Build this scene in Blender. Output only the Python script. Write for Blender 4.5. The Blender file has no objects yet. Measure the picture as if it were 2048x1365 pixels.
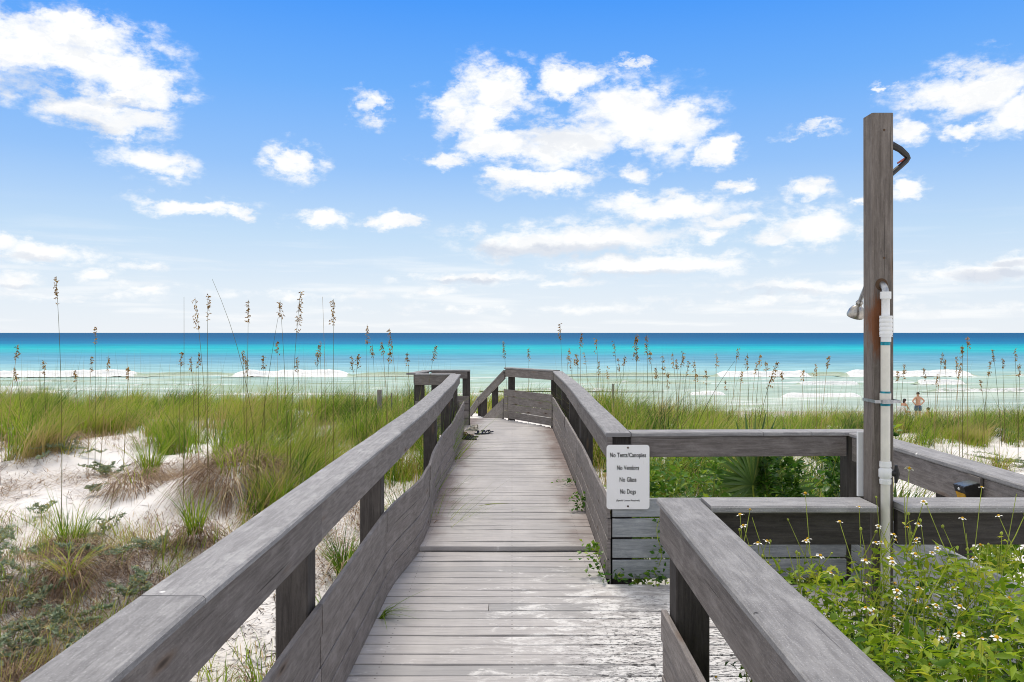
import bpy, math, random
import numpy as np
from mathutils import Vector, Matrix

random.seed(7)
RNG = np.random.default_rng(11)
scene = bpy.context.scene
COL = scene.collection
R = math.radians

# ------------------------------------------------------------------ camera
EYE = 1.764          # eye height above the near deck boards (z = 0)
FPX = 28.0 / 36.0 * 2048.0
cam_data = bpy.data.cameras.new("camera")
cam_data.lens = 28.0
cam_data.sensor_width = 36.0
cam_data.shift_y = -16.5 / 2048.0
cam_data.clip_start = 0.05
cam_data.clip_end = 90000.0
cam = bpy.data.objects.new("camera", cam_data)
COL.objects.link(cam)
cam.location = (0, 0, EYE)
cam.rotation_euler = (R(90), 0, 0)
scene.camera = cam

# ------------------------------------------------------------------ exposure
vs = scene.view_settings
vs.view_transform = 'Standard'
vs.look = 'None'
vs.exposure = 0.0
vs.gamma = 1.0
vs.use_curve_mapping = False
scene.render.engine = 'CYCLES'
scene.cycles.max_bounces = 5
scene.cycles.diffuse_bounces = 3
scene.cycles.transparent_max_bounces = 8
scene.cycles.use_denoising = True
scene.cycles.filter_width = 1.0

# ------------------------------------------------------------------ sun and sky
SUN_EL, SUN_AZ = 60.0, -12.0      # azimuth from +Y towards +X
sun_data = bpy.data.lights.new("sun", 'SUN')
sun_data.energy = 2.5
sun_data.angle = R(16.0)
sun_data.color = (1.0, 0.91, 0.78)
sun = bpy.data.objects.new("sun", sun_data)
COL.objects.link(sun)
sd = Vector((math.sin(R(SUN_AZ)) * math.cos(R(SUN_EL)), math.cos(R(SUN_AZ)) * math.cos(R(SUN_EL)), math.sin(R(SUN_EL))))
sun.rotation_euler = sd.to_track_quat('Z', 'Y').to_euler()
sun.location = (0, 0, 30)

world = bpy.data.worlds.new("World")
scene.world = world
world.use_nodes = True
world.cycles.sampling_method = 'MANUAL'
world.cycles.sample_map_resolution = 256


def ang(px, py):
    X, V = (px - 1024.0) / FPX, (666.0 - py) / FPX
    return math.atan2(X, 1.0), math.atan2(V, math.sqrt(1 + X * X))


CLOUDS = [  # centre x, y, radius x, y, tilt (as seen facing the sea), opacity
    (60, 88, 200, 82, 0, 1), (200, 130, 160, 82, 18, 1), (262, 178, 125, 48, 12, 1), (240, 238, 115, 40, 10, 1),
    (150, 62, 150, 50, 8, 1), (20, 165, 100, 38, 0, .55), (170, 215, 120, 40, 10, .9),
    (305, 322, 82, 38, 14, 1), (585, 325, 60, 42, 20, .95), (390, 412, 120, 17, 4, .9), (470, 418, 38, 15, 0, .9),
    (642, 440, 58, 21, 0, .95), (742, 212, 40, 34, -40, .8), (805, 445, 46, 20, 0, 1), (742, 447, 34, 11, 0, .7),
    (980, 180, 92, 70, 0, 1), (945, 240, 70, 60, 0, 1), (1000, 285, 110, 38, 0, 1), (895, 324, 62, 18, -10, .9),
    (905, 205, 62, 40, 0, .8), (1245, 238, 150, 78, 0, 1), (1130, 285, 130, 56, 0, 1), (1345, 255, 105, 62, 0, 1),
    (1425, 302, 58, 34, 10, 1), (1150, 160, 90, 34, 0, .85), (1260, 134, 50, 13, 5, .7), (1090, 362, 118, 28, 0, 1),
    (1030, 354, 55, 22, 0, 1), (1110, 330, 80, 20, 0, .7),
    (1350, 418, 170, 30, 4, .92), (1270, 405, 80, 24, 0, .85), (1450, 438, 80, 20, 0, .9),
    (1170, 478, 255, 36, 0, 1), (1080, 488, 160, 36, 4, 1), (1310, 528, 215, 26, 0, .95), (1420, 478, 40, 16, 0, .8),
    (950, 556, 160, 14, 0, .75), (1120, 566, 85, 10, 0, .7), (870, 588, 75, 12, 0, .55),
    (1620, 383, 54, 26, 0, .95), (1475, 377, 34, 15, 0, .9), (1620, 456, 112, 40, 0, .9), (1560, 472, 60, 18, 0, .8),
    (1950, 178, 150, 62, -10, .95), (1930, 262, 72, 26, 0, .9), (2060, 215, 110, 48, 0, 1), (1800, 258, 48, 36, 0, .9),
    (1785, 175, 24, 13, 0, .8), (1815, 380, 50, 26, 0, .95), (1712, 402, 26, 10, 0, .8), (1630, 262, 60, 11, -22, .6),
    (85, 506, 118, 26, 8, .95), (0, 488, 50, 22, 0, .8), (25, 560, 62, 20, 0, .75), (195, 555, 42, 15, 0, .8),
    (270, 531, 55, 15, 0, .7), (300, 577, 70, 12, 0, .6), (1620, 575, 190, 17, -2, .7), (1960, 545, 140, 26, -8, .95),
    (2040, 520, 70, 20, 0, .9), (1560, 602, 230, 10, 0, .5), (110, 592, 170, 10, 0, .5), (1272, 352, 32, 15, 0, .7),
    (600, 590, 140, 9, 0, .45), (1000, 620, 260, 8, 0, .35), (1800, 620, 260, 8, 0, .35), (-250, 300, 160, 60, 0, .9),
    (2350, 380, 150, 40, 0, .9), (-300, 520, 200, 24, 0, .8), (2400, 560, 220, 20, 0, .7),
]
GREY_BASES = [  # shaded undersides
    (1130, 505, 210, 24, 3, .9), (1010, 498, 90, 20, 4, .7), (1270, 548, 190, 14, 0, .75), (1120, 272, 110, 50, 0, .35), (1990, 550, 110, 22, -6, .9),
    (2035, 522, 50, 12, 0, .8), (1540, 586, 160, 9, 0, .7), (60, 178, 150, 34, 10, .6), (240, 205, 130, 14, 12, .5),
    (170, 100, 60, 30, 0, .22), (70, 518, 100, 12, 8, .6), (940, 564, 140, 8, 0, .7), (30, 570, 60, 8, 0, .6),
    (1960, 215, 90, 30, 0, .4), (170, 250, 90, 22, 14, .5),
]


def build_world():
    nt = world.node_tree
    N, L = nt.nodes, nt.links
    N.clear()

    def new(t, **kw):
        n = N.new(t)
        for k, v in kw.items():
            setattr(n, k, v)
        return n

    def math_(op, a, b=None, c=None, clamp=False):
        n = new('ShaderNodeMath', operation=op, use_clamp=clamp)
        for i, v in enumerate((a, b, c)):
            if v is None:
                continue
            if isinstance(v, (int, float)):
                n.inputs[i].default_value = v
            else:
                L.new(v, n.inputs[i])
        return n.outputs[0]

    def noise2(**kw):
        n = new('ShaderNodeTexNoise'); n.noise_dimensions = '2D'
        return n

    out = new('ShaderNodeOutputWorld')
    bg = new('ShaderNodeBackground')
    tc = new('ShaderNodeTexCoord')
    sep = new('ShaderNodeSeparateXYZ')
    L.new(tc.outputs['Generated'], sep.inputs[0])
    az = math_('ARCTAN2', sep.outputs[0], sep.outputs[1])
    el = math_('ARCSINE', sep.outputs[2])
    p = new('ShaderNodeCombineXYZ')
    L.new(az, p.inputs[0]); L.new(el, p.inputs[1])
    # noise drift that frays the outlines
    ms = new('ShaderNodeMapping'); ms.inputs['Scale'].default_value = (1.0, 1.7, 1.0)
    L.new(p.outputs[0], ms.inputs[0])
    w1 = noise2(); w1.inputs['Scale'].default_value = 15.0; w1.inputs['Detail'].default_value = 7.0
    w1.inputs['Roughness'].default_value = 0.63
    L.new(ms.outputs[0], w1.inputs['Vector'])
    sub = new('ShaderNodeVectorMath', operation='SUBTRACT'); sub.inputs[1].default_value = (.5, .5, .5)
    L.new(w1.outputs['Color'], sub.inputs[0])
    mulv = new('ShaderNodeVectorMath', operation='MULTIPLY'); mulv.inputs[1].default_value = (.11, .066, 0)
    L.new(sub.outputs[0], mulv.inputs[0])
    # low clouds are drawn out flat, so the drift fades towards the horizon
    fade = new('ShaderNodeMapRange'); fade.inputs[1].default_value = 0.0; fade.inputs[2].default_value = .28
    fade.inputs[3].default_value = .22; fade.inputs[4].default_value = 1.0
    L.new(el, fade.inputs[0])
    scl = new('ShaderNodeVectorMath', operation='SCALE')
    L.new(mulv.outputs[0], scl.inputs[0]); L.new(fade.outputs[0], scl.inputs[3])
    pw = new('ShaderNodeVectorMath', operation='ADD')
    L.new(p.outputs[0], pw.inputs[0]); L.new(scl.outputs[0], pw.inputs[1])

    def field(lst, vec):
        acc = None
        for (cx, cy, rx, ry, rot, op) in lst:
            a, e = ang(cx, cy)
            a2, _ = ang(cx + rx * .5, cy); a1, _ = ang(cx - rx * .5, cy)
            _, e2 = ang(cx, cy - ry * .5); _, e1 = ang(cx, cy + ry * .5)
            ra, re = abs(a2 - a1), abs(e2 - e1)
            m = new('ShaderNodeVectorMath', operation='MULTIPLY_ADD')
            m.inputs[1].default_value = (1 / ra, 1 / re, 0)
            m.inputs[2].default_value = (-a / ra, -e / re, 0)
            L.new(vec, m.inputs[0])
            ln = new('ShaderNodeVectorMath', operation='DOT_PRODUCT')
            L.new(m.outputs[0], ln.inputs[0]); L.new(m.outputs[0], ln.inputs[1])
            v = math_('MULTIPLY_ADD', ln.outputs['Value'], -op, op)
            acc = v if acc is None else math_('MAXIMUM', acc, v)
            nx = new('ShaderNodeVectorMath', operation='MULTIPLY_ADD')   # hands the point on, one cloud after another
            nx.inputs[1].default_value = (1e-9, 1e-9, 0)
            L.new(acc, nx.inputs[0]); L.new(vec, nx.inputs[2])
            vec = nx.outputs[0]
        return acc

    raw = field(CLOUDS, pw.outputs[0])
    dens = math_('MAXIMUM', raw, 0.0)
    # sky outside the view: white cloud thickened there to neutralise the ambient light
    pl = new('ShaderNodeVectorMath', operation='DIVIDE')
    zz = math_('ADD', math_('MAXIMUM', sep.outputs[2], 0.0), 0.12)
    cz = new('ShaderNodeCombineXYZ')
    for i in range(3):
        L.new(zz, cz.inputs[i])
    L.new(tc.outputs['Generated'], pl.inputs[0]); L.new(cz.outputs[0], pl.inputs[1])
    ng = noise2(); ng.inputs['Scale'].default_value = 1.5; ng.inputs['Detail'].default_value = 8.0
    ng.inputs['Roughness'].default_value = .6
    L.new(pl.outputs[0], ng.inputs['Vector'])
    gen = new('ShaderNodeMapRange'); gen.inputs[1].default_value = .36; gen.inputs[2].default_value = .58
    L.new(ng.outputs[0], gen.inputs[0])
    aabs = math_('ABSOLUTE', az)
    side = new('ShaderNodeMapRange', interpolation_type='SMOOTHSTEP')
    side.inputs[1].default_value = .66; side.inputs[2].default_value = .95
    L.new(aabs, side.inputs[0])
    high = new('ShaderNodeMapRange', interpolation_type='SMOOTHSTEP')
    high.inputs[1].default_value = .46; high.inputs[2].default_value = .62
    L.new(el, high.inputs[0])
    away = math_('MAXIMUM', side.outputs[0], high.outputs[0])
    # fine break-up
    n2 = noise2(); n2.inputs['Scale'].default_value = 28.0; n2.inputs['Detail'].default_value = 6.0
    n2.inputs['Roughness'].default_value = .62
    ms2 = new('ShaderNodeMapping'); ms2.inputs['Scale'].default_value = (1.0, 1.9, 1.0)
    L.new(p.outputs[0], ms2.inputs[0]); L.new(ms2.outputs[0], n2.inputs['Vector'])
    brk = math_('MULTIPLY_ADD', n2.outputs[0], 2.0, -.95)
    nz = math_('MULTIPLY', brk, math_('MULTIPLY_ADD', dens, -.55, 1.0))
    pre = math_('ADD', math_('MULTIPLY', dens, 1.15), nz)
    al = new('ShaderNodeMapRange', interpolation_type='SMOOTHSTEP')
    al.inputs[1].default_value = .0; al.inputs[2].default_value = 1.1
    L.new(pre, al.inputs[0])
    has = new('ShaderNodeMapRange', interpolation_type='SMOOTHSTEP')
    has.inputs[1].default_value = 0.0; has.inputs[2].default_value = .55
    L.new(dens, has.inputs[0])
    alpha = math_('MULTIPLY', al.outputs[0], has.outputs[0], clamp=True)
    # thin veils round the edges
    vr = new('ShaderNodeMapRange', interpolation_type='SMOOTHSTEP'); vr.inputs[1].default_value = -.85; vr.inputs[2].default_value = .45
    L.new(raw, vr.inputs[0])
    vn = new('ShaderNodeMapRange', interpolation_type='SMOOTHSTEP'); vn.inputs[1].default_value = .38; vn.inputs[2].default_value = .72; vn.inputs[4].default_value = .85
    L.new(n2.outputs[0], vn.inputs[0])
    alpha = math_('MAXIMUM', alpha, math_('MULTIPLY', vr.outputs[0], vn.outputs[0]))
    # pale streaks low over the sea
    st = noise2(); st.inputs['Scale'].default_value = 5.0; st.inputs['Detail'].default_value = 7.0
    mst = new('ShaderNodeMapping'); mst.inputs['Scale'].default_value = (1.0, 13.0, 1.0)
    L.new(p.outputs[0], mst.inputs[0]); L.new(mst.outputs[0], st.inputs['Vector'])
    stm = new('ShaderNodeMapRange', interpolation_type='SMOOTHSTEP'); stm.inputs[1].default_value = .48; stm.inputs[2].default_value = .75
    stm.inputs[4].default_value = .6
    L.new(st.outputs[0], stm.inputs[0])
    low = new('ShaderNodeMapRange', interpolation_type='SMOOTHSTEP'); low.inputs[1].default_value = .02; low.inputs[2].default_value = .16
    low.inputs[3].default_value = 1.0; low.inputs[4].default_value = 0.0
    L.new(el, low.inputs[0])
    alpha = math_('MAXIMUM', alpha, math_('MULTIPLY', stm.outputs[0], low.outputs[0]), clamp=True)

    # clear sky
    sky = new('ShaderNodeTexSky', sky_type='NISHITA')
    sky.sun_disc = False
    sky.sun_elevation = R(SUN_EL); sky.sun_rotation = R(SUN_AZ)
    sky.altitude = 5.0; sky.air_density = 1.0; sky.dust_density = .6; sky.ozone_density = 2.0
    L.new(tc.outputs['Generated'], sky.inputs[0])
    k = new('ShaderNodeVectorMath', operation='SCALE'); k.inputs[3].default_value = SKY_K
    L.new(sky.outputs[0], k.inputs[0])
    ramp = new('ShaderNodeValToRGB')
    er = new('ShaderNodeMapRange'); er.inputs[1].default_value = 0.0; er.inputs[2].default_value = 1.5708
    L.new(el, er.inputs[0]); L.new(er.outputs[0], ramp.inputs[0])
    els = ramp.color_ramp.elements
    for i, (pos, c) in enumerate(SKY_TINT):
        e = els[i] if i < 2 else els.new(pos)
        e.position = pos; e.color = (*c, 1)
    mixs = new('ShaderNodeMix', data_type='RGBA'); mixs.inputs[0].default_value = .92
    L.new(k.outputs[0], mixs.inputs[6]); L.new(ramp.outputs[0], mixs.inputs[7])
    # cloud white with soft shaded bases
    grey = math_('MAXIMUM', field(GREY_BASES, pw.outputs[0]), 0.0)
    gsm = new('ShaderNodeMapRange', interpolation_type='SMOOTHSTEP'); gsm.inputs[2].default_value = .8
    L.new(grey, gsm.inputs[0])
    def billow(dy):
        mp = new('ShaderNodeMapping'); mp.inputs['Scale'].default_value = (1.0, 1.6, 1.0); mp.inputs['Location'].default_value = (0, dy, 0)
        L.new(pw.outputs[0], mp.inputs[0])
        n = noise2(); n.inputs['Scale'].default_value = 13.0; n.inputs['Detail'].default_value = 5.0; n.inputs['Roughness'].default_value = .58
        L.new(mp.outputs[0], n.inputs['Vector'])
        return n.outputs[0]
    rel = math_('SUBTRACT', billow(.028), billow(0.0))
    smr = new('ShaderNodeMapRange', interpolation_type='SMOOTHSTEP'); smr.inputs[1].default_value = -.02; smr.inputs[2].default_value = .13
    smr.inputs[4].default_value = .26
    L.new(rel, smr.inputs[0])
    gall = math_('ADD', math_('MULTIPLY', gsm.outputs[0], .85), smr.outputs[0], clamp=True)
    cc = new('ShaderNodeMix', data_type='RGBA')
    cc.inputs[6].default_value = (1.05, 1.05, 1.04, 1); cc.inputs[7].default_value = (.70, .75, .84, 1)
    L.new(gall, cc.inputs[0])
    fin = new('ShaderNodeMix', data_type='RGBA')
    L.new(alpha, fin.inputs[0]); L.new(mixs.outputs[2], fin.inputs[6]); L.new(cc.outputs[2], fin.inputs[7])
    L.new(fin.outputs[2], bg.inputs[0])
    bg.inputs[1].default_value = 1.0
    # everywhere else: that thickened white cloud, without named shapes
    ga = new('ShaderNodeMapRange', interpolation_type='SMOOTHSTEP')
    ga.inputs[2].default_value = .6
    L.new(gen.outputs[0], ga.inputs[0])
    fin2 = new('ShaderNodeMix', data_type='RGBA')
    L.new(ga.outputs[0], fin2.inputs[0]); L.new(mixs.outputs[2], fin2.inputs[6])
    fin2.inputs[7].default_value = (1.0, .985, .96, 1)
    bg2 = new('ShaderNodeBackground')
    L.new(fin2.outputs[2], bg2.inputs[0])
    mxs = new('ShaderNodeMixShader')
    L.new(away, mxs.inputs[0]); L.new(bg.outputs[0], mxs.inputs[1]); L.new(bg2.outputs[0], mxs.inputs[2])
    L.new(mxs.outputs[0], out.inputs[0])


SKY_K = 0.10
SKY_TINT = [(0.0, (.87, .92, .98)), (1.0, (.030, .16, .70)), (.035, (.76, .86, .97)), (.075, (.56, .75, .96)),
            (.13, (.30, .555, .98)), (.19, (.15, .435, .99)), (.25, (.06, .33, .99)), (.33, (.045, .26, .92)), (.55, (.035, .20, .80))]
build_world()

# ------------------------------------------------------------------ helpers


def at(px, py, Y):
    return Vector(((px - 1024.0) / FPX * Y, Y, EYE - (py - 666.0) / FPX * Y))


def np_mesh(name, V, quads=None, tris=None, mat=None, parent=None, col=None, uv=None, smooth=False):
    me = bpy.data.meshes.new(name)
    V = np.asarray(V, dtype=np.float32).reshape(-1, 3)
    parts, starts, tot = [], [], 0
    if quads is not None and len(quads):
        q = np.asarray(quads, dtype=np.int32).reshape(-1, 4)
        parts.append(q.ravel()); starts.append(tot + 4 * np.arange(len(q))); tot += 4 * len(q)
    if tris is not None and len(tris):
        t = np.asarray(tris, dtype=np.int32).reshape(-1, 3)
        parts.append(t.ravel()); starts.append(tot + 3 * np.arange(len(t))); tot += 3 * len(t)
    idx = np.concatenate(parts); st = np.concatenate(starts).astype(np.int32)
    me.vertices.add(len(V)); me.vertices.foreach_set('co', V.ravel())
    me.loops.add(len(idx)); me.loops.foreach_set('vertex_index', idx)
    me.polygons.add(len(st)); me.polygons.foreach_set('loop_start', st)
    me.update(calc_edges=True)
    if col is not None:
        c = np.asarray(col, dtype=np.float32).reshape(-1, 2)
        a = me.attributes.new('col', 'FLOAT_COLOR', 'POINT')
        full = np.zeros((len(V), 4), dtype=np.float32)
        full[:, 0] = c[:, 0]; full[:, 1] = c[:, 1]; full[:, 3] = 1
        a.data.foreach_set('color', full.ravel())
    if uv is not None:
        l = me.uv_layers.new(name='UVMap')
        l.data.foreach_set('uv', np.asarray(uv, dtype=np.float32).ravel())
    if smooth:
        me.polygons.foreach_set('use_smooth', np.ones(len(st), dtype=bool))
    if mat is not None:
        me.materials.append(mat)
    o = bpy.data.objects.new(name, me)
    COL.objects.link(o)
    if parent is not None:
        o.parent = parent
        o.location = -parent.location if parent.parent is None else Vector((0, 0, 0))
    return o


class Acc:
    """collects polygons (any size), then becomes one mesh"""
    def __init__(self):
        self.v, self.f, self.m = [], [], []

    def add(self, vs_, fs, mi=0):
        b = len(self.v)
        self.v += [tuple(v) for v in vs_]
        for f in fs:
            self.f.append([b + i for i in f]); self.m.append(mi)

    def box(self, c, s, rot=None, mi=0):
        M = rot if rot is not None else Matrix.Identity(3)
        vs_ = [Vector(c) + M @ Vector((sx * s[0] / 2, sy * s[1] / 2, sz * s[2] / 2)) for sx in (-1, 1) for sy in (-1, 1) for sz in (-1, 1)]
        self.add(vs_, [(0, 1, 3, 2), (4, 6, 7, 5), (0, 4, 5, 1), (2, 3, 7, 6), (0, 2, 6, 4), (1, 5, 7, 3)], mi)

    def tube(self, pts, rad, n=6, mi=0, caps=True):
        pts = [Vector(p) for p in pts]
        k = len(pts)
        rads = rad if isinstance(rad, (list, tuple)) else [rad] * k
        rings, prev = [], None
        for i, p in enumerate(pts):
            d = (pts[min(i + 1, k - 1)] - pts[max(i - 1, 0)])
            if d.length < 1e-9:
                d = Vector((0, 0, 1))
            d.normalize()
            if prev is None:
                u = d.orthogonal().normalized()
            else:
                u = (prev - d * prev.dot(d))
                u = u.normalized() if u.length > 1e-6 else d.orthogonal().normalized()
            prev = u
            w = d.cross(u)
            rings.append([p + (u * math.cos(2 * math.pi * j / n) + w * math.sin(2 * math.pi * j / n)) * rads[i] for j in range(n)])
        vs_ = [v for r in rings for v in r]
        fs = []
        for i in range(k - 1):
            for j in range(n):
                a, b = i * n + j, i * n + (j + 1) % n
                fs.append((a, b, b + n, a + n))
        if caps:
            fs.append(tuple(reversed(range(n)))); fs.append(tuple(range((k - 1) * n, k * n)))
        self.add(vs_, fs, mi)

    def lathe(self, base, axis, prof, n=16, mi=0):
        """prof: (distance along axis, radius)"""
        a = Vector(axis).normalized(); u = a.orthogonal().normalized(); w = a.cross(u)
        vs_, fs = [], []
        for (t, r) in prof:
            for j in range(n):
                th = 2 * math.pi * j / n
                vs_.append(Vector(base) + a * t + (u * math.cos(th) + w * math.sin(th)) * r)
        for i in range(len(prof) - 1):
            for j in range(n):
                p_, q_ = i * n + j, i * n + (j + 1) % n
                fs.append((p_, q_, q_ + n, p_ + n))
        fs.append(tuple(reversed(range(n)))); fs.append(tuple(range((len(prof) - 1) * n, len(prof) * n)))
        self.add(vs_, fs, mi)

    def build(self, name, mats, parent=None, smooth=False):
        me = bpy.data.meshes.new(name)
        me.from_pydata(self.v, [], self.f)
        mats = mats if isinstance(mats, (list, tuple)) else [mats]
        for m in mats:
            me.materials.append(m)
        if len(mats) > 1:
            me.polygons.foreach_set('material_index', self.m)
        if smooth:
            me.polygons.foreach_set('use_smooth', [True] * len(me.polygons))
            me.set_sharp_from_angle(angle=R(42))
        me.update()
        o = bpy.data.objects.new(name, me)
        COL.objects.link(o)
        if parent is not None:
            o.parent = parent
            o.location = -parent.location if parent.parent is None else Vector((0, 0, 0))
        return o


def tag(o, label=None, cat=None, group=None, kind=None):
    if label: o['label'] = label
    if cat: o['category'] = cat
    if group: o['group'] = group
    if kind: o['kind'] = kind
    return o


def thing(name, label, cat, loc=(0, 0, 0), group=None, kind=None):
    o = bpy.data.objects.new(name, None)
    o.empty_display_size = .1
    COL.objects.link(o)
    o.location = loc
    return tag(o, label, cat, group, kind)


def board(name, pts, w, h, mat, parent, ch=.004, ends=True):
    """a plank swept along pts (section centre): w across, h up, eased edges; UV u runs along, v round the section"""
    P = np.array([tuple(p) for p in pts], dtype=float)
    k = len(P)
    T = np.gradient(P, axis=0) if k > 2 else np.repeat((P[1] - P[0])[None], k, 0)
    if np.linalg.norm(T[0, :2]) < 1e-6:            # upright board
        S = np.tile(np.array([1.0, 0, 0]), (k, 1)); U = np.tile(np.array([0, 1.0, 0]), (k, 1))
    else:
        T = T / np.linalg.norm(T, axis=1)[:, None]
        S = np.stack([T[:, 1], -T[:, 0], np.zeros(k)], 1); S /= np.linalg.norm(S, axis=1)[:, None]
        U = np.cross(S, T); U /= np.linalg.norm(U, axis=1)[:, None]
    a, b = w / 2, h / 2
    sec = [(-a + ch, -b), (a - ch, -b), (a, -b + ch), (a, b - ch), (a - ch, b), (-a + ch, b), (-a, b - ch), (-a, -b + ch)]
    n = 8
    V = np.concatenate([[P[i] + S[i] * s + U[i] * u for (s, u) in sec] for i in range(k)])
    ln = np.concatenate([[0], np.cumsum(np.linalg.norm(np.diff(P, axis=0), axis=1))])
    per = [0.0]
    for j in range(n):
        p0, p1 = sec[j], sec[(j + 1) % n]
        per.append(per[-1] + math.hypot(p1[0] - p0[0], p1[1] - p0[1]))
    faces, uvs = [], []
    for i in range(k - 1):
        for j in range(n):
            A, B = i * n + j, i * n + (j + 1) % n
            faces.append((A, B, B + n, A + n))
            uvs += [(ln[i], per[j]), (ln[i], per[j + 1]), (ln[i + 1], per[j + 1]), (ln[i + 1], per[j])]
    faces.append(tuple(reversed(range(n)))); uvs += [(.02 * s[0], s[1] + 5) for s in reversed(sec)]
    faces.append(tuple(range((k - 1) * n, k * n))); uvs += [(.02 * s[0], s[1] + 7) for s in sec]
    me = bpy.data.meshes.new(name)
    me.from_pydata([tuple(v) for v in V], [], faces)
    l = me.uv_layers.new(name='UVMap')
    l.data.foreach_set('uv', np.array(uvs, dtype=np.float32).ravel())
    me.materials.append(mat)
    o = bpy.data.objects.new(name, me)
    COL.objects.link(o)
    if parent is not None:
        o.parent = parent
        o.location = -parent.location if parent.parent is None else Vector((0, 0, 0))
    return o


# value noise for the ground
_tab = np.random.default_rng(5).random((256, 256))


def vnoise(x, y):
    x = np.asarray(x, float); y = np.asarray(y, float)
    xi, yi = np.floor(x).astype(int), np.floor(y).astype(int)
    fx, fy = x - xi, y - yi
    fx, fy = fx * fx * (3 - 2 * fx), fy * fy * (3 - 2 * fy)
    g = lambda a, b: _tab[a % 256, b % 256]
    return (g(xi, yi) * (1 - fx) + g(xi + 1, yi) * fx) * (1 - fy) + (g(xi, yi + 1) * (1 - fx) + g(xi + 1, yi + 1) * fx) * fy


def fbm(x, y, o=4):
    s, a, t = 0, 1, 0
    for i in range(o):
        s = s + a * vnoise(x * 2 ** i + 17 * i, y * 2 ** i + 31 * i); t += a; a *= .5
    return s / t


def sstep(a, b, x):
    t = np.clip((np.asarray(x, float) - a) / (b - a), 0, 1)
    return t * t * (3 - 2 * t)


# ------------------------------------------------------------------ materials


class NT:
    def __init__(self, name):
        self.mat = bpy.data.materials.new(name)
        self.mat.use_nodes = True
        self.t = self.mat.node_tree
        self.n, self.l = self.t.nodes, self.t.links
        self.b = self.n['Principled BSDF']
        self.out = self.n['Material Output']

    def node(self, t, **kw):
        n = self.n.new(t)
        for k, v in kw.items():
            setattr(n, k, v)
        return n

    def put(self, sock, v):
        if isinstance(v, bpy.types.NodeSocket):
            self.l.new(v, sock)
        elif isinstance(v, (tuple, list)) and len(v) == 3 and sock.type == 'RGBA':
            sock.default_value = (*v, 1)
        else:
            sock.default_value = v

    def math(self, op, a, b=None, clamp=False):
        n = self.node('ShaderNodeMath', operation=op, use_clamp=clamp)
        self.put(n.inputs[0], a)
        if b is not None:
            self.put(n.inputs[1], b)
        return n.outputs[0]

    def mapping(self, vec, scale, loc=(0, 0, 0)):
        m = self.node('ShaderNodeMapping')
        self.l.new(vec, m.inputs[0]); m.inputs['Scale'].default_value = scale
        self.put(m.inputs['Location'], loc)
        return m.outputs[0]

    def noise(self, vec, scale, detail=4, rough=.55, dist=0):
        n = self.node('ShaderNodeTexNoise')
        self.l.new(vec, n.inputs['Vector'])
        n.inputs['Scale'].default_value = scale; n.inputs['Detail'].default_value = detail
        n.inputs['Roughness'].default_value = rough; n.inputs['Distortion'].default_value = dist
        return n.outputs[0]

    def rng(self, v, a, b, c=0., d=1., smooth=True):
        m = self.node('ShaderNodeMapRange')
        if smooth: m.interpolation_type = 'SMOOTHSTEP'
        self.put(m.inputs[0], v)
        for i, x in enumerate((a, b, c, d)):
            m.inputs[i + 1].default_value = x
        return m.outputs[0]

    def mix(self, f, a, b, blend='MIX'):
        m = self.node('ShaderNodeMix', data_type='RGBA', blend_type=blend)
        self.put(m.inputs[0], f); self.put(m.inputs[6], a); self.put(m.inputs[7], b)
        return m.outputs[2]

    def ramp(self, v, stops):
        r = self.node('ShaderNodeValToRGB')
        self.put(r.inputs[0], v)
        e = r.color_ramp.elements
        for i, (p, c) in enumerate(stops):
            x = e[i] if i < 2 else e.new(p)
            x.position = p; x.color = (*c, 1)
        return r.outputs[0]

    def bump(self, h, strength, dist):
        b = self.node('ShaderNodeBump')
        b.inputs['Strength'].default_value = strength; b.inputs['Distance'].default_value = dist
        self.l.new(h, b.inputs['Height'])
        self.l.new(b.outputs[0], self.b.inputs['Normal'])

    def fin(self, color, rough=.7, spec=.3, metal=0.0):
        self.put(self.b.inputs['Base Color'], color)
        self.put(self.b.inputs['Roughness'], rough)
        self.b.inputs['Specular IOR Level'].default_value = spec
        self.b.inputs['Metallic'].default_value = metal
        return self.mat


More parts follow.
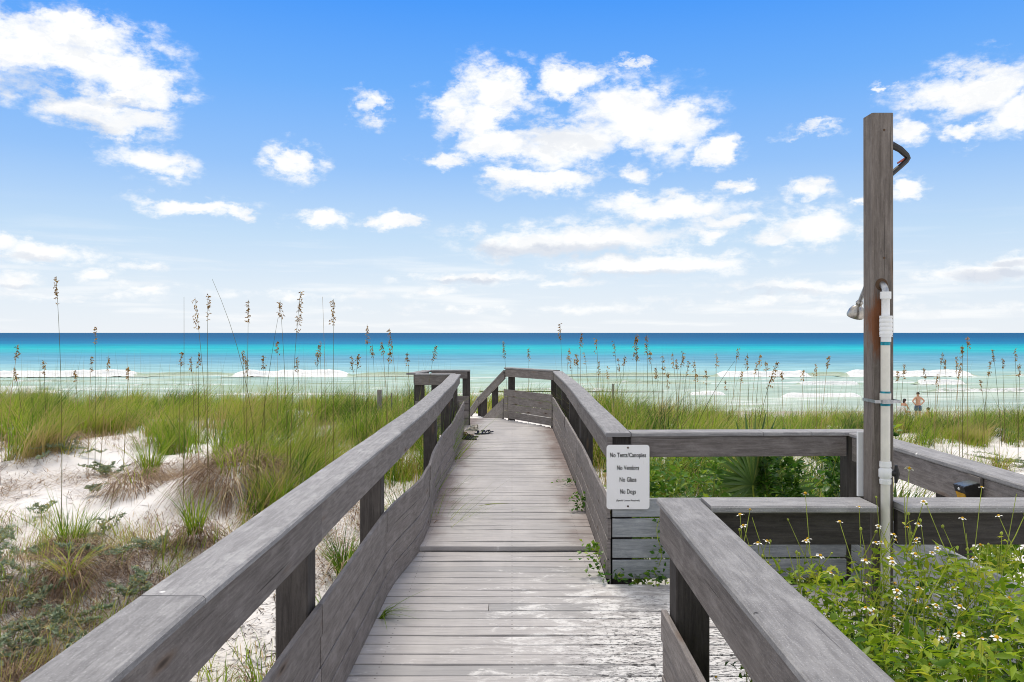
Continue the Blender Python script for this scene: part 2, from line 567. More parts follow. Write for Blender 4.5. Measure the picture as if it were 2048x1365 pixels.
def wood(name, base, dark, light, speck=.5, grain=1.0, rough=.78, droppings=False, knots=True, rust=None):
    m = NT(name)
    uv = m.node('ShaderNodeUVMap').outputs[0]
    oi = m.node('ShaderNodeObjectInfo')
    sc = m.node('ShaderNodeVectorMath', operation='SCALE'); sc.inputs[0].default_value = (37.3, 11.7, 5.1)
    m.l.new(oi.outputs['Random'], sc.inputs[3])
    ad = m.node('ShaderNodeVectorMath', operation='ADD')
    m.l.new(uv, ad.inputs[0]); m.l.new(sc.outputs[0], ad.inputs[1])
    v = ad.outputs[0]
    g1 = m.noise(m.mapping(v, (5.5, 62, 1)), 1.0, 6, .68, .5)
    g2 = m.noise(m.mapping(v, (7, 230, 1)), 1.0, 4, .65, .3)
    blotch = m.noise(m.mapping(v, (6.5, 13, 1)), 1.0, 7, .66)
    fine = m.noise(m.mapping(v, (130, 210, 1)), 1.0, 4, .75)
    c = m.mix(m.rng(g1, .30, .74), dark, base)
    c = m.mix(m.math('MULTIPLY', m.rng(blotch, .46, .72), .5), c, light)
    c = m.mix(m.math('MULTIPLY', m.rng(blotch, .42, .28), .25), c, dark)
    c = m.mix(m.math('MULTIPLY', m.rng(g2, .57, .70), .40 * grain), c, tuple(x * .45 for x in dark))
    c = m.mix(m.math('MULTIPLY', m.rng(fine, .56, .72), .55 * speck), c, tuple(x * .5 for x in dark))
    c = m.mix(m.math('MULTIPLY', m.rng(fine, .44, .30), .50 * speck), c, tuple(min(.8, x * 1.45) for x in light))
    if knots:
        vo = m.node('ShaderNodeTexVoronoi', feature='F1')
        m.l.new(m.mapping(v, (1.5, 7, 1)), vo.inputs['Vector']); vo.inputs['Scale'].default_value = 1.0
        c = m.mix(m.math('MULTIPLY', m.rng(vo.outputs['Distance'], .17, .06), .5), c, (.20, .13, .085))
        c = m.mix(m.math('MULTIPLY', m.rng(vo.outputs['Distance'], .09, .03), .85), c, (.035, .026, .022))
    spl = m.noise(m.mapping(v, (1.3, 95, 1), (4.1, 2.7, 0)), 1.0, 3, .5, .3)
    c = m.mix(m.math('MULTIPLY', m.rng(spl, .70, .745), .75 * grain), c, tuple(x * .3 for x in dark))
    # each board a touch different
    tone = m.rng(oi.outputs['Random'], 0, 1, .86, 1.13, False)
    mm = m.node('ShaderNodeVectorMath', operation='SCALE')
    m.l.new(c, mm.inputs[0]); m.l.new(tone, mm.inputs[3])
    c = mm.outputs[0]
    geo = m.node('ShaderNodeNewGeometry')
    if droppings:
        vd = m.node('ShaderNodeTexVoronoi', feature='F1'); vd.inputs['Scale'].default_value = 2.6
        m.l.new(geo.outputs['Position'], vd.inputs['Vector'])
        wob = m.noise(geo.outputs['Position'], 60, 2)
        dd = m.math('ADD', vd.outputs['Distance'], m.math('MULTIPLY', wob, .03))
        c = m.mix(m.rng(dd, .040, .032), c, (.74, .73, .72))
        ve = m.node('ShaderNodeTexVoronoi', feature='F1'); ve.inputs['Scale'].default_value = 5.5
        m.l.new(geo.outputs['Position'], ve.inputs['Vector'])
        c = m.mix(m.rng(ve.outputs['Distance'], .05, .03), c, (.03, .03, .03))
    if rust is not None:
        (rx, ry, rz, rr, rh) = rust
        mp = m.mapping(geo.outputs['Position'], (1 / rr, 1 / .12, 1 / rh), (-rx / rr, -ry / .12, -rz / rh))
        d = m.node('ShaderNodeVectorMath', operation='LENGTH'); m.l.new(mp, d.inputs[0])
        nn = m.noise(m.mapping(geo.outputs['Position'], (60, 60, 14)), 1.0, 4, .6)
        dd = m.math('ADD', d.outputs['Value'], m.math('MULTIPLY', nn, 1.1))
        c = m.mix(m.rng(dd, 1.55, 1.05, 0, .85), c, (.17, .055, .015))
    h = m.math('ADD', m.math('MULTIPLY', g2, .5), m.math('MULTIPLY', fine, .35))
    m.bump(h, .55, .004)
    return m.fin(c, rough, .22)


M = {}
M['cap'] = wood('grey weathered cap wood', (.335, .331, .338), (.205, .202, .208), (.45, .446, .452), 1.2, .9, droppings=True, knots=False)
M['rail'] = wood('grey brown painted wood', (.255, .230, .219), (.140, .124, .117), (.345, .318, .306), 1.0, 1.3)
M['skirt'] = wood('faded brown grey board', (.285, .258, .246), (.165, .147, .138), (.375, .346, .333), 1.0, 1.3)
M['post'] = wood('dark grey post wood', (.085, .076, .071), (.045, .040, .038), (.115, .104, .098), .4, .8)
M['slat'] = wood('new blue grey board', (.40, .425, .44), (.25, .27, .285), (.56, .58, .59), .5, 1.5, knots=False)
M['showerpost'] = wood('brown grey shower post wood', (.190, .166, .150), (.10, .085, .076), (.25, .222, .204), .5, 1.2, rust=(1.552, 3.36, 1.80, .05, .17))


def plank_mat():
    m = NT('worn deck plank wood')
    uv = m.node('ShaderNodeUVMap').outputs[0]
    oi = m.node('ShaderNodeObjectInfo')
    geo = m.node('ShaderNodeNewGeometry')
    pos = geo.outputs['Position']
    sep = m.node('ShaderNodeSeparateXYZ'); m.l.new(pos, sep.inputs[0])
    X, Y = sep.outputs[0], sep.outputs[1]
    sc = m.node('ShaderNodeVectorMath', operation='SCALE'); sc.inputs[0].default_value = (37.3, 11.7, 5.1)
    m.l.new(oi.outputs['Random'], sc.inputs[3])
    ad = m.node('ShaderNodeVectorMath', operation='ADD')
    m.l.new(uv, ad.inputs[0]); m.l.new(sc.outputs[0], ad.inputs[1])
    v = ad.outputs[0]
    g1 = m.noise(m.mapping(v, (4.5, 50, 1)), 1.0, 6, .66, .4)
    g2 = m.noise(m.mapping(v, (3, 260, 1)), 1.0, 3, .6, .2)
    c = m.mix(m.rng(g1, .3, .7), (.37, .357, .358), (.49, .475, .475))
    c = m.mix(m.math('MULTIPLY', m.rng(g2, .56, .72), .28), c, (.17, .155, .15))
    # paint left along the edges of the walk where few feet tread; centre bleached
    ax = m.math('ABSOLUTE', m.math('ADD', X, .05))
    edge = m.math('ADD', ax, m.math('MULTIPLY', m.noise(pos, 2.3, 5, .6), .5))
    far = m.rng(Y, 6.3, 6.6)
    paint = m.math('MULTIPLY', m.rng(edge, .68, .98), m.math('ADD', m.math('MULTIPLY', far, .75), .15), True)
    c = m.mix(paint, c, (.20, .155, .143))
    # bleached band
    bl = m.rng(m.noise(m.mapping(pos, (1.2, .35, 1)), 1.6, 4, .6), .42, .68)
    c = m.mix(m.math('MULTIPLY', bl, .5), c, (.58, .56, .55))
    # per-board tone
    rr = m.math('FRACT', m.math('MULTIPLY', oi.outputs['Random'], 7.31))
    dk = m.rng(rr, .60, .84)
    c = m.mix(m.math('MULTIPLY', dk, m.math('SUBTRACT', .45, m.math('MULTIPLY', far, .30))), c, (.26, .265, .275))
    # salt / sand film: patches, drawn out along the boards, thickest by the shower opening
    stain_v = m.mapping(pos, (3.2, 6.5, 1))
    s1 = m.noise(stain_v, 1.3, 7, .68, .6)
    dx = m.math('MULTIPLY', m.math('SUBTRACT', X, .95), .95)
    dy = m.math('MULTIPLY', m.math('SUBTRACT', Y, 3.9), .42)
    rad = m.math('SQRT', m.math('ADD', m.math('MULTIPLY', dx, dx), m.math('MULTIPLY', dy, dy)))
    near = m.rng(rad, 1.55, .25)
    nearY = m.rng(Y, 7.0, 5.0)
    gr = m.noise(m.mapping(pos, (34, 70, 1)), 1.0, 6, .75)
    thr = m.math('ADD', m.math('ADD', s1, m.math('MULTIPLY', m.math('SUBTRACT', gr, .5), .34)), m.math('ADD', m.math('MULTIPLY', near, .21), m.math('MULTIPLY', nearY, .03)))
    stain = m.rng(thr, .62, .80)
    c = m.mix(m.math('MULTIPLY', stain, .85), c, (.74, .735, .73))
    # dark mildew speckle in the wet corner
    sp = m.noise(m.mapping(pos, (22, 60, 1)), 1.0, 5, .75)
    wet = m.rng(rad, 1.05, .30)
    c = m.mix(m.math('MULTIPLY', m.rng(m.math('ADD', sp, m.math('MULTIPLY', wet, .10)), .60, .66), m.math('MULTIPLY', wet, .92)), c, (.075, .075, .078))
    # paired nail heads over the joists
    for jx in (-.70, 0.0, .56):
        ddx = m.math('ABSOLUTE', m.math('SUBTRACT', X, jx))
        spu = m.node('ShaderNodeSeparateXYZ'); m.l.new(uv, spu.inputs[0])
        ph = m.math('ABSOLUTE', m.math('SUBTRACT', m.math('ABSOLUTE', m.math('SUBTRACT', m.math('FRACT', m.math('DIVIDE', m.math('SUBTRACT', Y, .55), .1364)), .5)), .27))
        dn = m.math('ADD', m.math('MULTIPLY', ddx, ddx), m.math('MULTIPLY', m.math('MULTIPLY', ph, .1364), m.math('MULTIPLY', ph, .1364)))
        c = m.mix(m.math('MULTIPLY', m.math('LESS_THAN', dn, .00002), .8), c, (.07, .055, .05))
    # odd scuffs
    sc2 = m.noise(m.mapping(pos, (2.0, 5.5, 1), (3.3, 9.1, 0)), 1.0, 3, .5)
    c = m.mix(m.math('MULTIPLY', m.rng(sc2, .765, .78), .75), c, (.12, .12, .125))
    m.bump(m.math('ADD', m.math('MULTIPLY', g2, .5), m.math('MULTIPLY', sp, .2)), .4, .004)
    return m.fin(c, .8, .2)


M['plank'] = plank_mat()


def plain(name, c, rough=.5, spec=.4, metal=0.0, var=.12, scale=30):
    m = NT(name)
    geo = m.node('ShaderNodeNewGeometry')
    n = m.noise(geo.outputs['Position'], scale, 5, .6)
    col = m.mix(m.rng(n, .3, .75), tuple(x * (1 - var) for x in c), tuple(min(1, x * (1 + var)) for x in c))
    return m.fin(col, rough, spec, metal)


M['sign'] = plain('white painted aluminium', (.90, .90, .90), .35, .4, 0, .02, 6)
_m = NT('white sign paint with grime')
_g = _m.node('ShaderNodeNewGeometry').outputs['Position']
_c = _m.mix(_m.rng(_m.noise(_g, 7, 6, .65), .45, .75, 0, .35), (.90, .90, .90), (.74, .73, .70))
_c = _m.mix(_m.rng(_m.noise(_m.mapping(_g, (60, 60, 9)), 1.0, 4, .6), .66, .74, 0, .35), _c, (.45, .38, .30))
M['sign'] = _m.fin(_c, .4, .4)
M['ink'] = plain('black sign ink', (.012, .012, .013), .5, .3, 0, .1)
M['bolt'] = plain('rusty bolt', (.10, .06, .035), .6, .4, .6)
M['pvc'] = plain('aged white pvc', (.70, .68, .62), .4, .4, 0, .06, 18)
M['pvc_new'] = plain('white pvc fitting', (.78, .79, .80), .32, .45, 0, .04, 14)
M['primer'] = plain('blue pipe primer', (.02, .27, .36), .5, .3, 0, .35, 60)
M['galv'] = plain('galvanised steel', (.42, .43, .45), .35, .5, .9, .25, 50)
M['nickel'] = plain('brushed nickel', (.40, .38, .35), .3, .5, .95, .2, 60)
M['black'] = plain('black rubber', (.018, .018, .02), .5, .4, 0, .25)
M['black_steel'] = plain('black powder coated steel', (.022, .021, .021), .38, .5, 0, .3)
M['red'] = plain('faded red tape', (.42, .10, .075), .6, .3, 0, .3)
M['yellow'] = plain('amber plastic lens', (.62, .33, .02), .3, .5, 0, .1)
M['solar'] = plain('dusty solar glass', (.10, .115, .115), .25, .5, 0, .25)
M['whitepaint'] = plain('white paint', (.74, .76, .78), .5, .35, 0, .06, 12)
M['navy'] = plain('navy rubber', (.02, .028, .06), .55, .35, 0, .3)
M['cream'] = plain('cream leather', (.62, .58, .50), .6, .3, 0, .15)
M['tan'] = plain('brown leather', (.16, .085, .03), .6, .3, 0, .3)
M['skin'] = plain('warm toned skin', (.52, .29, .19), .55, .3, 0, .12, 9)  # one skin tone with slight mottling
M['hair'] = plain('dark hair', (.03, .02, .016), .6, .3, 0, .3)
M['shorts'] = plain('blue patterned swim shorts', (.035, .09, .19), .8, .2, 0, .7, 22)
M['top'] = plain('pale teal swim top', (.45, .60, .58), .8, .2, 0, .1)
M['chair_cloth'] = plain('pale canvas', (.68, .68, .64), .8, .2)


def sand_mat():
    m = NT('white quartz sand')
    geo = m.node('ShaderNodeNewGeometry')
    pos = geo.outputs['Position']
    sep = m.node('ShaderNodeSeparateXYZ'); m.l.new(pos, sep.inputs[0])
    a = m.noise(pos, .9, 6, .6)
    f = m.noise(pos, 28, 6, .7)
    c = m.mix(m.rng(a, .3, .7), (.74, .705, .68), (.83, .81, .795))
    c = m.mix(m.math('MULTIPLY', m.rng(f, .60, .70), .55), c, (.42, .36, .31))
    lit = m.noise(m.mapping(pos, (7, 9, 7)), 1.0, 7, .72)
    c = m.mix(m.math('MULTIPLY', m.rng(lit, .60, .70), .55), c, (.24, .185, .145))
    wet = m.rng(sep.outputs[2], -3.5, -4.05)
    c = m.mix(wet, c, (.40, .37, .32))
    m.bump(m.math('ADD', m.math('MULTIPLY', a, 1.0), m.math('MULTIPLY', m.noise(pos, 9, 5, .65), .5)), .6, .05)
    return m.fin(c, .9, .12)


M['sand'] = sand_mat()
SEA_Z = -4.1


def sea_mat():
    m = NT('gulf water')
    geo = m.node('ShaderNodeNewGeometry')
    pos = geo.outputs['Position']
    sep = m.node('ShaderNodeSeparateXYZ'); m.l.new(pos, sep.inputs[0])
    X, Y = sep.outputs[0], sep.outputs[1]
    # sandbars make the depth, and with it the colour, waver
    wav = m.noise(m.mapping(pos, (.006, .016, 0)), 1.0, 5, .6)
    Yw = m.math('MULTIPLY', Y, m.math('ADD', .86, m.math('MULTIPLY', wav, .28)))
    t = m.math('DIVIDE', m.math('LOGARITHM', m.math('DIVIDE', m.math('MAXIMUM', Yw, 50.0), 50.0), 10.0), 1.6021)
    def P(y): return math.log10(y / 50.0) / 1.6021
    K = 1.0 / 1.12
    def S(r, g, b):
        f = lambda u: (u / 255.0 / 12.92 if u < 10 else ((u / 255.0 + .055) / 1.055) ** 2.4) * K
        return (f(r), f(g), f(b))
    c = m.ramp(t, [(0.0, S(206, 216, 200)), (1.0, S(2, 96, 146)), (P(66), S(200, 214, 198)), (P(84), S(192, 212, 196)), (P(104), S(178, 208, 198)),
                   (P(128), S(164, 210, 216)), (P(160), S(128, 186, 208)), (P(205), S(96, 172, 200)), (P(245), S(70, 186, 204)),
                   (P(300), S(30, 200, 208)), (P(350), S(24, 178, 200)), (P(430), S(14, 138, 184)), (P(620), S(6, 118, 168)), (P(1000), S(3, 103, 154))])
    # wind ripple, darker and lighter flecks drawn out along the crests
    r1 = m.noise(m.mapping(pos, (.10, .45, 0)), 1.0, 6, .65)
    r2 = m.noise(m.mapping(pos, (.02, .11, 0)), 1.0, 6, .6)
    rip = m.rng(m.math('ADD', m.math('MULTIPLY', r1, .6), m.math('MULTIPLY', r2, .4)), .38, .64)
    c = m.mix(m.math('MULTIPLY', m.math('SUBTRACT', 1.0, rip), .55), c, m.mix(.5, c, (.0, .09, .16), 'MULTIPLY'))
    r3 = m.noise(m.mapping(pos, (.003, .022, 0)), 1.0, 7, .65)
    c = m.mix(m.math('MULTIPLY', m.rng(r3, .52, .68), .5), c, m.mix(1.0, c, (.45, .68, .82), 'MULTIPLY'))
    tr = m.rng(r1, .55, .75)
    c = m.mix(m.math('MULTIPLY', m.math('MULTIPLY', tr, m.rng(Y, 260, 120)), .18), c, (.62, .78, .82))
    # churned sand green in the troughs of the surf
    tro = m.noise(m.mapping(pos, (.045, .22, 0)), 1.0, 5, .6)
    surf = m.rng(Y, 122, 104)
    c = m.mix(m.math('MULTIPLY', m.math('MULTIPLY', m.rng(tro, .50, .64), surf), .62), c, (.30, .39, .25))
    # foam lace left behind by the breakers
    fo = m.noise(m.mapping(pos, (.10, .55, 0)), 1.0, 9, .74, .7)
    fb = m.rng(m.math('ADD', fo, m.math('MULTIPLY', m.noise(m.mapping(pos, (.03, .12, 0)), 1.0, 3), .5)), .78, .92)
    c = m.mix(m.math('MULTIPLY', m.math('MULTIPLY', fb, surf), .85), c, (.80, .82, .80))
    fl = m.noise(m.mapping(pos, (.022, .55, 0), (7.7, 3.1, 0)), 1.0, 6, .62, .5)
    c = m.mix(m.math('MULTIPLY', m.math('MULTIPLY', m.rng(fl, .60, .70), surf), .5), c, (.82, .84, .82))
    m.bump(m.math('ADD', r1, m.math('MULTIPLY', m.noise(m.mapping(pos, (1.2, 3.2, 0)), 1.0, 4), .15)), .5, .35)
    m.fin(c, .5, .0)
    df = m.node('ShaderNodeBsdfDiffuse'); m.put(df.inputs[0], c)
    gl = m.node('ShaderNodeBsdfGlossy'); gl.inputs['Roughness'].default_value = .28
    bn = [n_ for n_ in m.n if n_.type == 'BUMP'][0]
    m.l.new(bn.outputs[0], df.inputs['Normal']); m.l.new(bn.outputs[0], gl.inputs['Normal'])
    mx = m.node('ShaderNodeMixShader'); mx.inputs[0].default_value = .07
    m.l.new(df.outputs[0], mx.inputs[1]); m.l.new(gl.outputs[0], mx.inputs[2]); m.l.new(mx.outputs[0], m.out.inputs[0])
    return m.mat


M['sea'] = sea_mat()


def foam_mat():
    m = NT('breaking foam')
    geo = m.node('ShaderNodeNewGeometry')
    pos = geo.outputs['Position']
    n = m.noise(m.mapping(pos, (1.1, 1.4, 2.2)), 1.0, 7, .7)
    att = m.node('ShaderNodeAttribute', attribute_name='col')
    sp = m.node('ShaderNodeSeparateColor'); m.l.new(att.outputs['Color'], sp.inputs[0])
    k = m.math('ADD', sp.outputs[0], m.math('MULTIPLY', m.math('SUBTRACT', n, .5), 1.3))
    f = m.rng(k, .42, .66)
    c = m.mix(f, m.mix(m.rng(sp.outputs[1], .25, .6), (.50, .58, .48), (.33, .43, .31)), (.86, .87, .87))
    m.bump(n, .7, .4)
    return m.fin(c, .7, .15)


M['foam'] = foam_mat()


def foliage(name, stops, tipcol=None, trans=.35, rough=.55, spec=.25):
    m = NT(name)
    att = m.node('ShaderNodeAttribute', attribute_name='col')
    sp = m.node('ShaderNodeSeparateColor'); m.l.new(att.outputs['Color'], sp.inputs[0])
    c = m.ramp(sp.outputs[0], stops)
    if tipcol is not None:
        c = m.mix(m.math('MULTIPLY', m.rng(sp.outputs[1], .45, 1.0), .6), c, tipcol)
    m.fin(c, rough, spec)
    tr = m.node('ShaderNodeBsdfTranslucent')
    m.put(tr.inputs['Color'], c)
    mx = m.node('ShaderNodeMixShader'); mx.inputs[0].default_value = trans
    m.l.new(m.b.outputs[0], mx.inputs[1]); m.l.new(tr.outputs[0], mx.inputs[2])
    m.l.new(mx.outputs[0], m.out.inputs[0])
    return m.mat


M['grass'] = foliage('dune grass blades', [(0.0, (.028, .075, .010)), (1.0, (.46, .36, .15)), (.30, (.095, .20, .014)), (.60, (.28, .41, .025)), (.80, (.44, .46, .07)), (.90, (.50, .38, .15))], None, .48)
M['dead'] = foliage('dead grass straw', [(0.0, (.13, .08, .052)), (1.0, (.58, .46, .30)), (.4, (.26, .175, .115)), (.7, (.42, .30, .195))], None, .2, .75, .15)
M['silver'] = foliage('silvery groundcover leaves', [(0.0, (.09, .13, .07)), (1.0, (.46, .40, .14)), (.5, (.22, .29, .18)), (.8, (.36, .43, .31)), (.95, (.40, .42, .24))], None, .2, .7, .15)
M['twig'] = foliage('dead twigs', [(0.0, (.035, .024, .02)), (1.0, (.20, .15, .115)), (.5, (.085, .058, .045))], None, 0.0, .85, .1)
M['weed'] = foliage('weed leaves', [(0.0, (.018, .055, .006)), (1.0, (.52, .54, .05)), (.4, (.08, .19, .012)), (.75, (.32, .46, .02))], None, .48, .42, .3)
M['weedstem'] = plain('yellow green stems', (.32, .38, .05), .5, .3, 0, .35, 14)
M['vine'] = foliage('vine leaves', [(0.0, (.02, .07, .010)), (1.0, (.34, .46, .04)), (.5, (.07, .19, .018)), (.85, (.19, .34, .03))], None, .42, .38, .4)
M['palm'] = foliage('palmetto blades', [(0.0, (.04, .09, .022)), (1.0, (.42, .36, .12)), (.6, (.11, .20, .05)), (.85, (.24, .31, .07))], None, .3, .38, .4)
M['oat'] = foliage('sea oat seed husks', [(0.0, (.14, .07, .02)), (1.0, (.62, .42, .15)), (.5, (.36, .21, .06))], None, .42, .7, .15)
M['oatstem'] = foliage('sea oat stems', [(0.0, (.09, .10, .03)), (1.0, (.42, .31, .14)), (.5, (.21, .19, .06))], None, .3, .7, .15)
M['petal'] = plain('white petals', (.80, .79, .74), .6, .2, 0, .05)
M['disc'] = plain('yellow flower centre', (.62, .36, .015), .7, .2, 0, .3, 90)

# ------------------------------------------------------------------ ground
_gy = [-10, 0, 4, 6, 8, 11, 14, 17, 20, 24, 28, 34, 42, 50, 57, 66, 90]
_gz = [-.95, -1.0, -.92, -.74, -.52, -.32, -.24, -.22, -.28, -.55, -1.15, -2.1, -3.1, -3.62, -3.95, -4.45, -6.0]
BUMPS = [(-3.45, 10.2, .46, 1.15), (-4.4, 8.7, -.14, 1.1), (-5.2, 10.0, .10, 1.4), (-4.3, 7.4, .10, 1.0), (-7.2, 12.5, .16, 1.6), (-2.2, 9.0, .12, .8), (-1.9, 13.5, .10, 1.3),
         (1.9, 13.2, .22, 1.5), (2.4, 10.3, .06, 1.2), (-5.6, 8.0, -.12, 1.3), (-2.9, 7.6, -.08, .8), (6.3, 14.0, .10, 2.0)]


def ground(x, y):
    x = np.asarray(x, float); y = np.asarray(y, float)
    z = np.interp(y, _gy, _gz)
    z = z - .36 * sstep(2.2, 5.5, x) * sstep(8, 13, y) * sstep(60, 30, y)
    amp = .34 * sstep(2, 8, y) * sstep(48, 26, y) + .10
    z = z + amp * (fbm(x * .42 + 3.3, y * .42 + 8.1, 4) - .5) + .15 * (fbm(x * 1.6, y * 1.6, 3) - .5) * sstep(60, 30, y)
    for (bx, by, bh, br) in BUMPS:
        z = z + bh * np.exp(-((x - bx) ** 2 + (y - by) ** 2) / (2 * (br * .6) ** 2))
    under = sstep(1.55, 1.0, np.abs(x)) * sstep(18.5, 16.5, y)
    bay = sstep(.4, .7, x) * sstep(3.2, 2.7, x) * sstep(2.9, 3.3, y) * sstep(6.5, 5.9, y)
    u = np.maximum(under, bay)
    return z * (1 - u) + np.minimum(z, -.34) * u


def sand_sheet():
    s = np.linspace(-1, 1, 360)
    xs = np.sinh(s * 4.6) / math.sinh(4.6) * 420
    ys = np.concatenate([np.linspace(-8, 0, 14)[:-1], np.linspace(0, 20, 240)[:-1], np.linspace(20, 90, 90)])
    Xg, Yg = np.meshgrid(xs, ys)
    Z = ground(Xg, Yg)
    V = np.stack([Xg, Yg, Z], -1).reshape(-1, 3)
    ny, nx = Xg.shape
    i = np.arange(ny - 1)[:, None] * nx + np.arange(nx - 1)[None]
    Q = np.stack([i, i + 1, i + nx + 1, i + nx], -1).reshape(-1, 4)
    o = np_mesh('dune_sand', V, Q, None, M['sand'], smooth=True)
    tag(o, 'white quartz sand of the dunes and the beach', None, None, 'structure')


sand_sheet()

# ------------------------------------------------------------------ sea


def swell(x, y):
    a = .16 * sstep(60, 85, y) * sstep(700, 250, y) + .03
    ph = 2 * np.pi * (y / 15.0) + 3.0 * fbm(x * .012, y * .02, 3) * 2
    return a * np.sin(ph) * (.6 + .8 * fbm(x * .03 + 9, y * .05, 2))


def sea_sheet():
    ys = np.concatenate([np.linspace(46, 190, 190)[:-1], np.geomspace(190, 60000, 90)])
    s = np.linspace(-1, 1, 220)
    V = []
    for y in ys:
        half = .95 * y + 130
        xs = s * half
        V.append(np.stack([xs, np.full_like(xs, y), SEA_Z + swell(xs, np.full_like(xs, y))], -1))
    V = np.array(V)
    ny, nx = V.shape[:2]
    i = np.arange(ny - 1)[:, None] * nx + np.arange(nx - 1)[None]
    Q = np.stack([i, i + 1, i + nx + 1, i + nx], -1).reshape(-1, 4)
    o = np_mesh('sea', V.reshape(-1, 3), Q, None, M['sea'], smooth=True)
    tag(o, 'clear gulf water shading from pale green through turquoise to deep blue', None, None, 'structure')
    return o


sea = sea_sheet()


def breaker(x0px, x1px, ypx, height, foam, seed):
    """a rolling ridge of water, foam spilling down its shoreward face"""
    D = (EYE - SEA_Z) * FPX / (ypx - 666.0)
    x0, x1 = (x0px - 1024) / FPX * D, (x1px - 1024) / FPX * D
    nx = max(24, int((x1 - x0) / .35)); prof = 14
    xs = np.linspace(x0, x1, nx)
    V, C = [], []
    for i, x in enumerate(xs):
        u = (x - x0) / (x1 - x0)
        lng = .16 if foam > .5 else .42
        taper = float(sstep(0, lng, u) * sstep(1, 1 - lng, u))
        rag = float(fbm(x * .16 + seed * 5.3, seed * 3.1, 4))
        hh = height * (taper ** .8) * (.30 + .75 * float(fbm(x * .09 + seed * 3, seed * 1.7, 3)) + .55 * float(fbm(x * .55 + seed, 7.7, 3)))
        fo = foam * min(1.0, max(0.0, (taper * 1.5 - .1) * (.55 + .9 * rag))) if foam > .2 else foam
        y0 = D + 7.0 * (float(fbm(x * .03 + seed, seed * 2.1, 2)) - .5)
        wdt = (.55 + .9 * rag) * height / .7
        for j in range(prof):
            t = j / (prof - 1)                      # shore side to sea side
            yy = (-2.2 + t * 4.0) * wdt
            top = math.exp(-((t - .58) / (.20 if t < .58 else .24)) ** 2)
            spl = (.30 if t < .6 else .05) * hh * (float(fbm(x * 1.9 + seed, yy * 2.2 + 5, 3)) - .45) * fo
            z = SEA_Z - .10 + (hh + .10 * taper) * top + spl * (1.3 - top * .2)
            V.append((x, y0 + yy, z)); C.append((fo * (1.0 if .08 < t < .72 else .3), t))
    V = np.array(V)
    i = np.arange(nx - 1)[:, None] * prof + np.arange(prof - 1)[None]
    Q = np.stack([i, i + prof, i + prof + 1, i + 1], -1).reshape(-1, 4)
    np_mesh('breaking_wave', V, Q, None, M['foam'], sea, C, smooth=True)


for a in [(-160, 300, 752, .80, 1.0, 1), (445, 715, 752, .80, 1.0, 2), (230, 500, 751, .50, .08, 3), (670, 900, 751, .5, .10, 4), (1415, 1625, 751, .70, 1.0, 5),
          (1570, 1740, 750, .42, .12, 6), (1670, 1965, 751, .72, 1.0, 7), (1060, 1460, 750, .32, .10, 8), (1930, 2250, 751, .45, .5, 9),
          (1830, 1935, 767, .40, .9, 10), (1590, 1730, 769, .34, .8, 11), (1375, 1455, 792, .40, 1.0, 13),
          (1555, 1745, 798, .48, 1.0, 14), (60, 540, 775, .22, .5, 15), (960, 1320, 778, .22, .5, 16), (520, 880, 770, .26, .10, 17),
          (1860, 2180, 785, .26, .6, 18), (-180, 150, 785, .26, .7, 19), (840, 1080, 790, .22, .7, 21), (300, 800, 792, .22, .6, 22),
          (-100, 260, 763, .24, .5, 23), (1150, 1420, 765, .22, .4, 24)]:
    breaker(*a)

# ------------------------------------------------------------------ boardwalk
PITCH = .1364
deck = thing('boardwalk', 'weathered grey plank boardwalk running down to the beach', None, kind='structure')
LEFT_SKIRT = ([.6, 4.0, 5.5, 6.5, 7.2, 8.0, 9.5, 10.6, 13.9], [-.840, -.840, -.835, -.735, -.74, -.785, -.81, -.785, -.835])
RIGHT_SKIRT = ([5.69, 7.2, 8.4, 10.8, 14.75], [.680, .706, .727, .740, .750])


def deck_z(y):
    return 0.0 if y < 6.45 else .042 * math.exp(-(y - 6.45) / 6.0)


def end_x(y):      # line of the angled end rail
    return .75 - (y - 14.75) / 1.5 * .915


i = 0
y = .55
while y < 16.35:
    yc = y + PITCH / 2
    xl = float(np.interp(yc, *LEFT_SKIRT)) - .012
    if yc > 13.98: xl = -1.62
    if yc > 15.16: xl = -.86
    if yc < 3.28: xr = .640
    elif yc < 3.46: xr = .634
    elif yc < 5.66: xr = 2.395
    else: xr = float(np.interp(yc, *RIGHT_SKIRT)) - .008
    if yc > 14.75: xr = min(xr, end_x(yc) - .01)
    if yc < 6.45: xl = min(xl, -.862)
    z0 = deck_z(yc) - .019
    rz = random.gauss(0, .0016) - (.004 if yc < 6.4 else 0)
    bow, bph = random.gauss(0, .0025), random.uniform(0, 6)
    if 6.45 < yc < 9: bow += .006
    w = PITCH - random.uniform(.0095, .0155)
    if 6.42 < yc < 6.58: w = PITCH - .004
    segs = 7
    pts = []
    for k in range(segs + 1):
        x = xl + (xr - xl) * k / segs
        pts.append((x, yc + rz * x + .002 * math.sin(x * 3 + bph), z0 + bow * math.cos((x + .05) * 2.0) + .0016 * math.sin(x * 5 + bph)))
    if i in (33,):                     # a board pieced from two lengths
        kx = -.15
        A = [p for p in pts if p[0] < kx] + [(kx - .002, yc + rz * kx, z0)]
        B = [(kx + .002, yc + rz * kx, z0 - .001)] + [p for p in pts if p[0] > kx + .02]
        board('plank', A, w, .038, M['plank'], deck, .003); board('plank', B, w, .038, M['plank'], deck, .003)
    else:
        board('plank', pts, w, .038, M['plank'], deck, .003)
    y += PITCH
    i += 1
for bx in (-.70, 0.0, .56):
    board('joist', [(bx, .6, -.130), (bx, 6.4, -.130)], .04, .18, M['post'], deck)
    board('joist', [(bx, 6.45, -.105), (bx, 15.6, -.125)], .04, .18, M['post'], deck)
board('riser', [(-.82, 6.438, .012), (.67, 6.438, .012)], .012, .05, M['plank'], deck, .002)
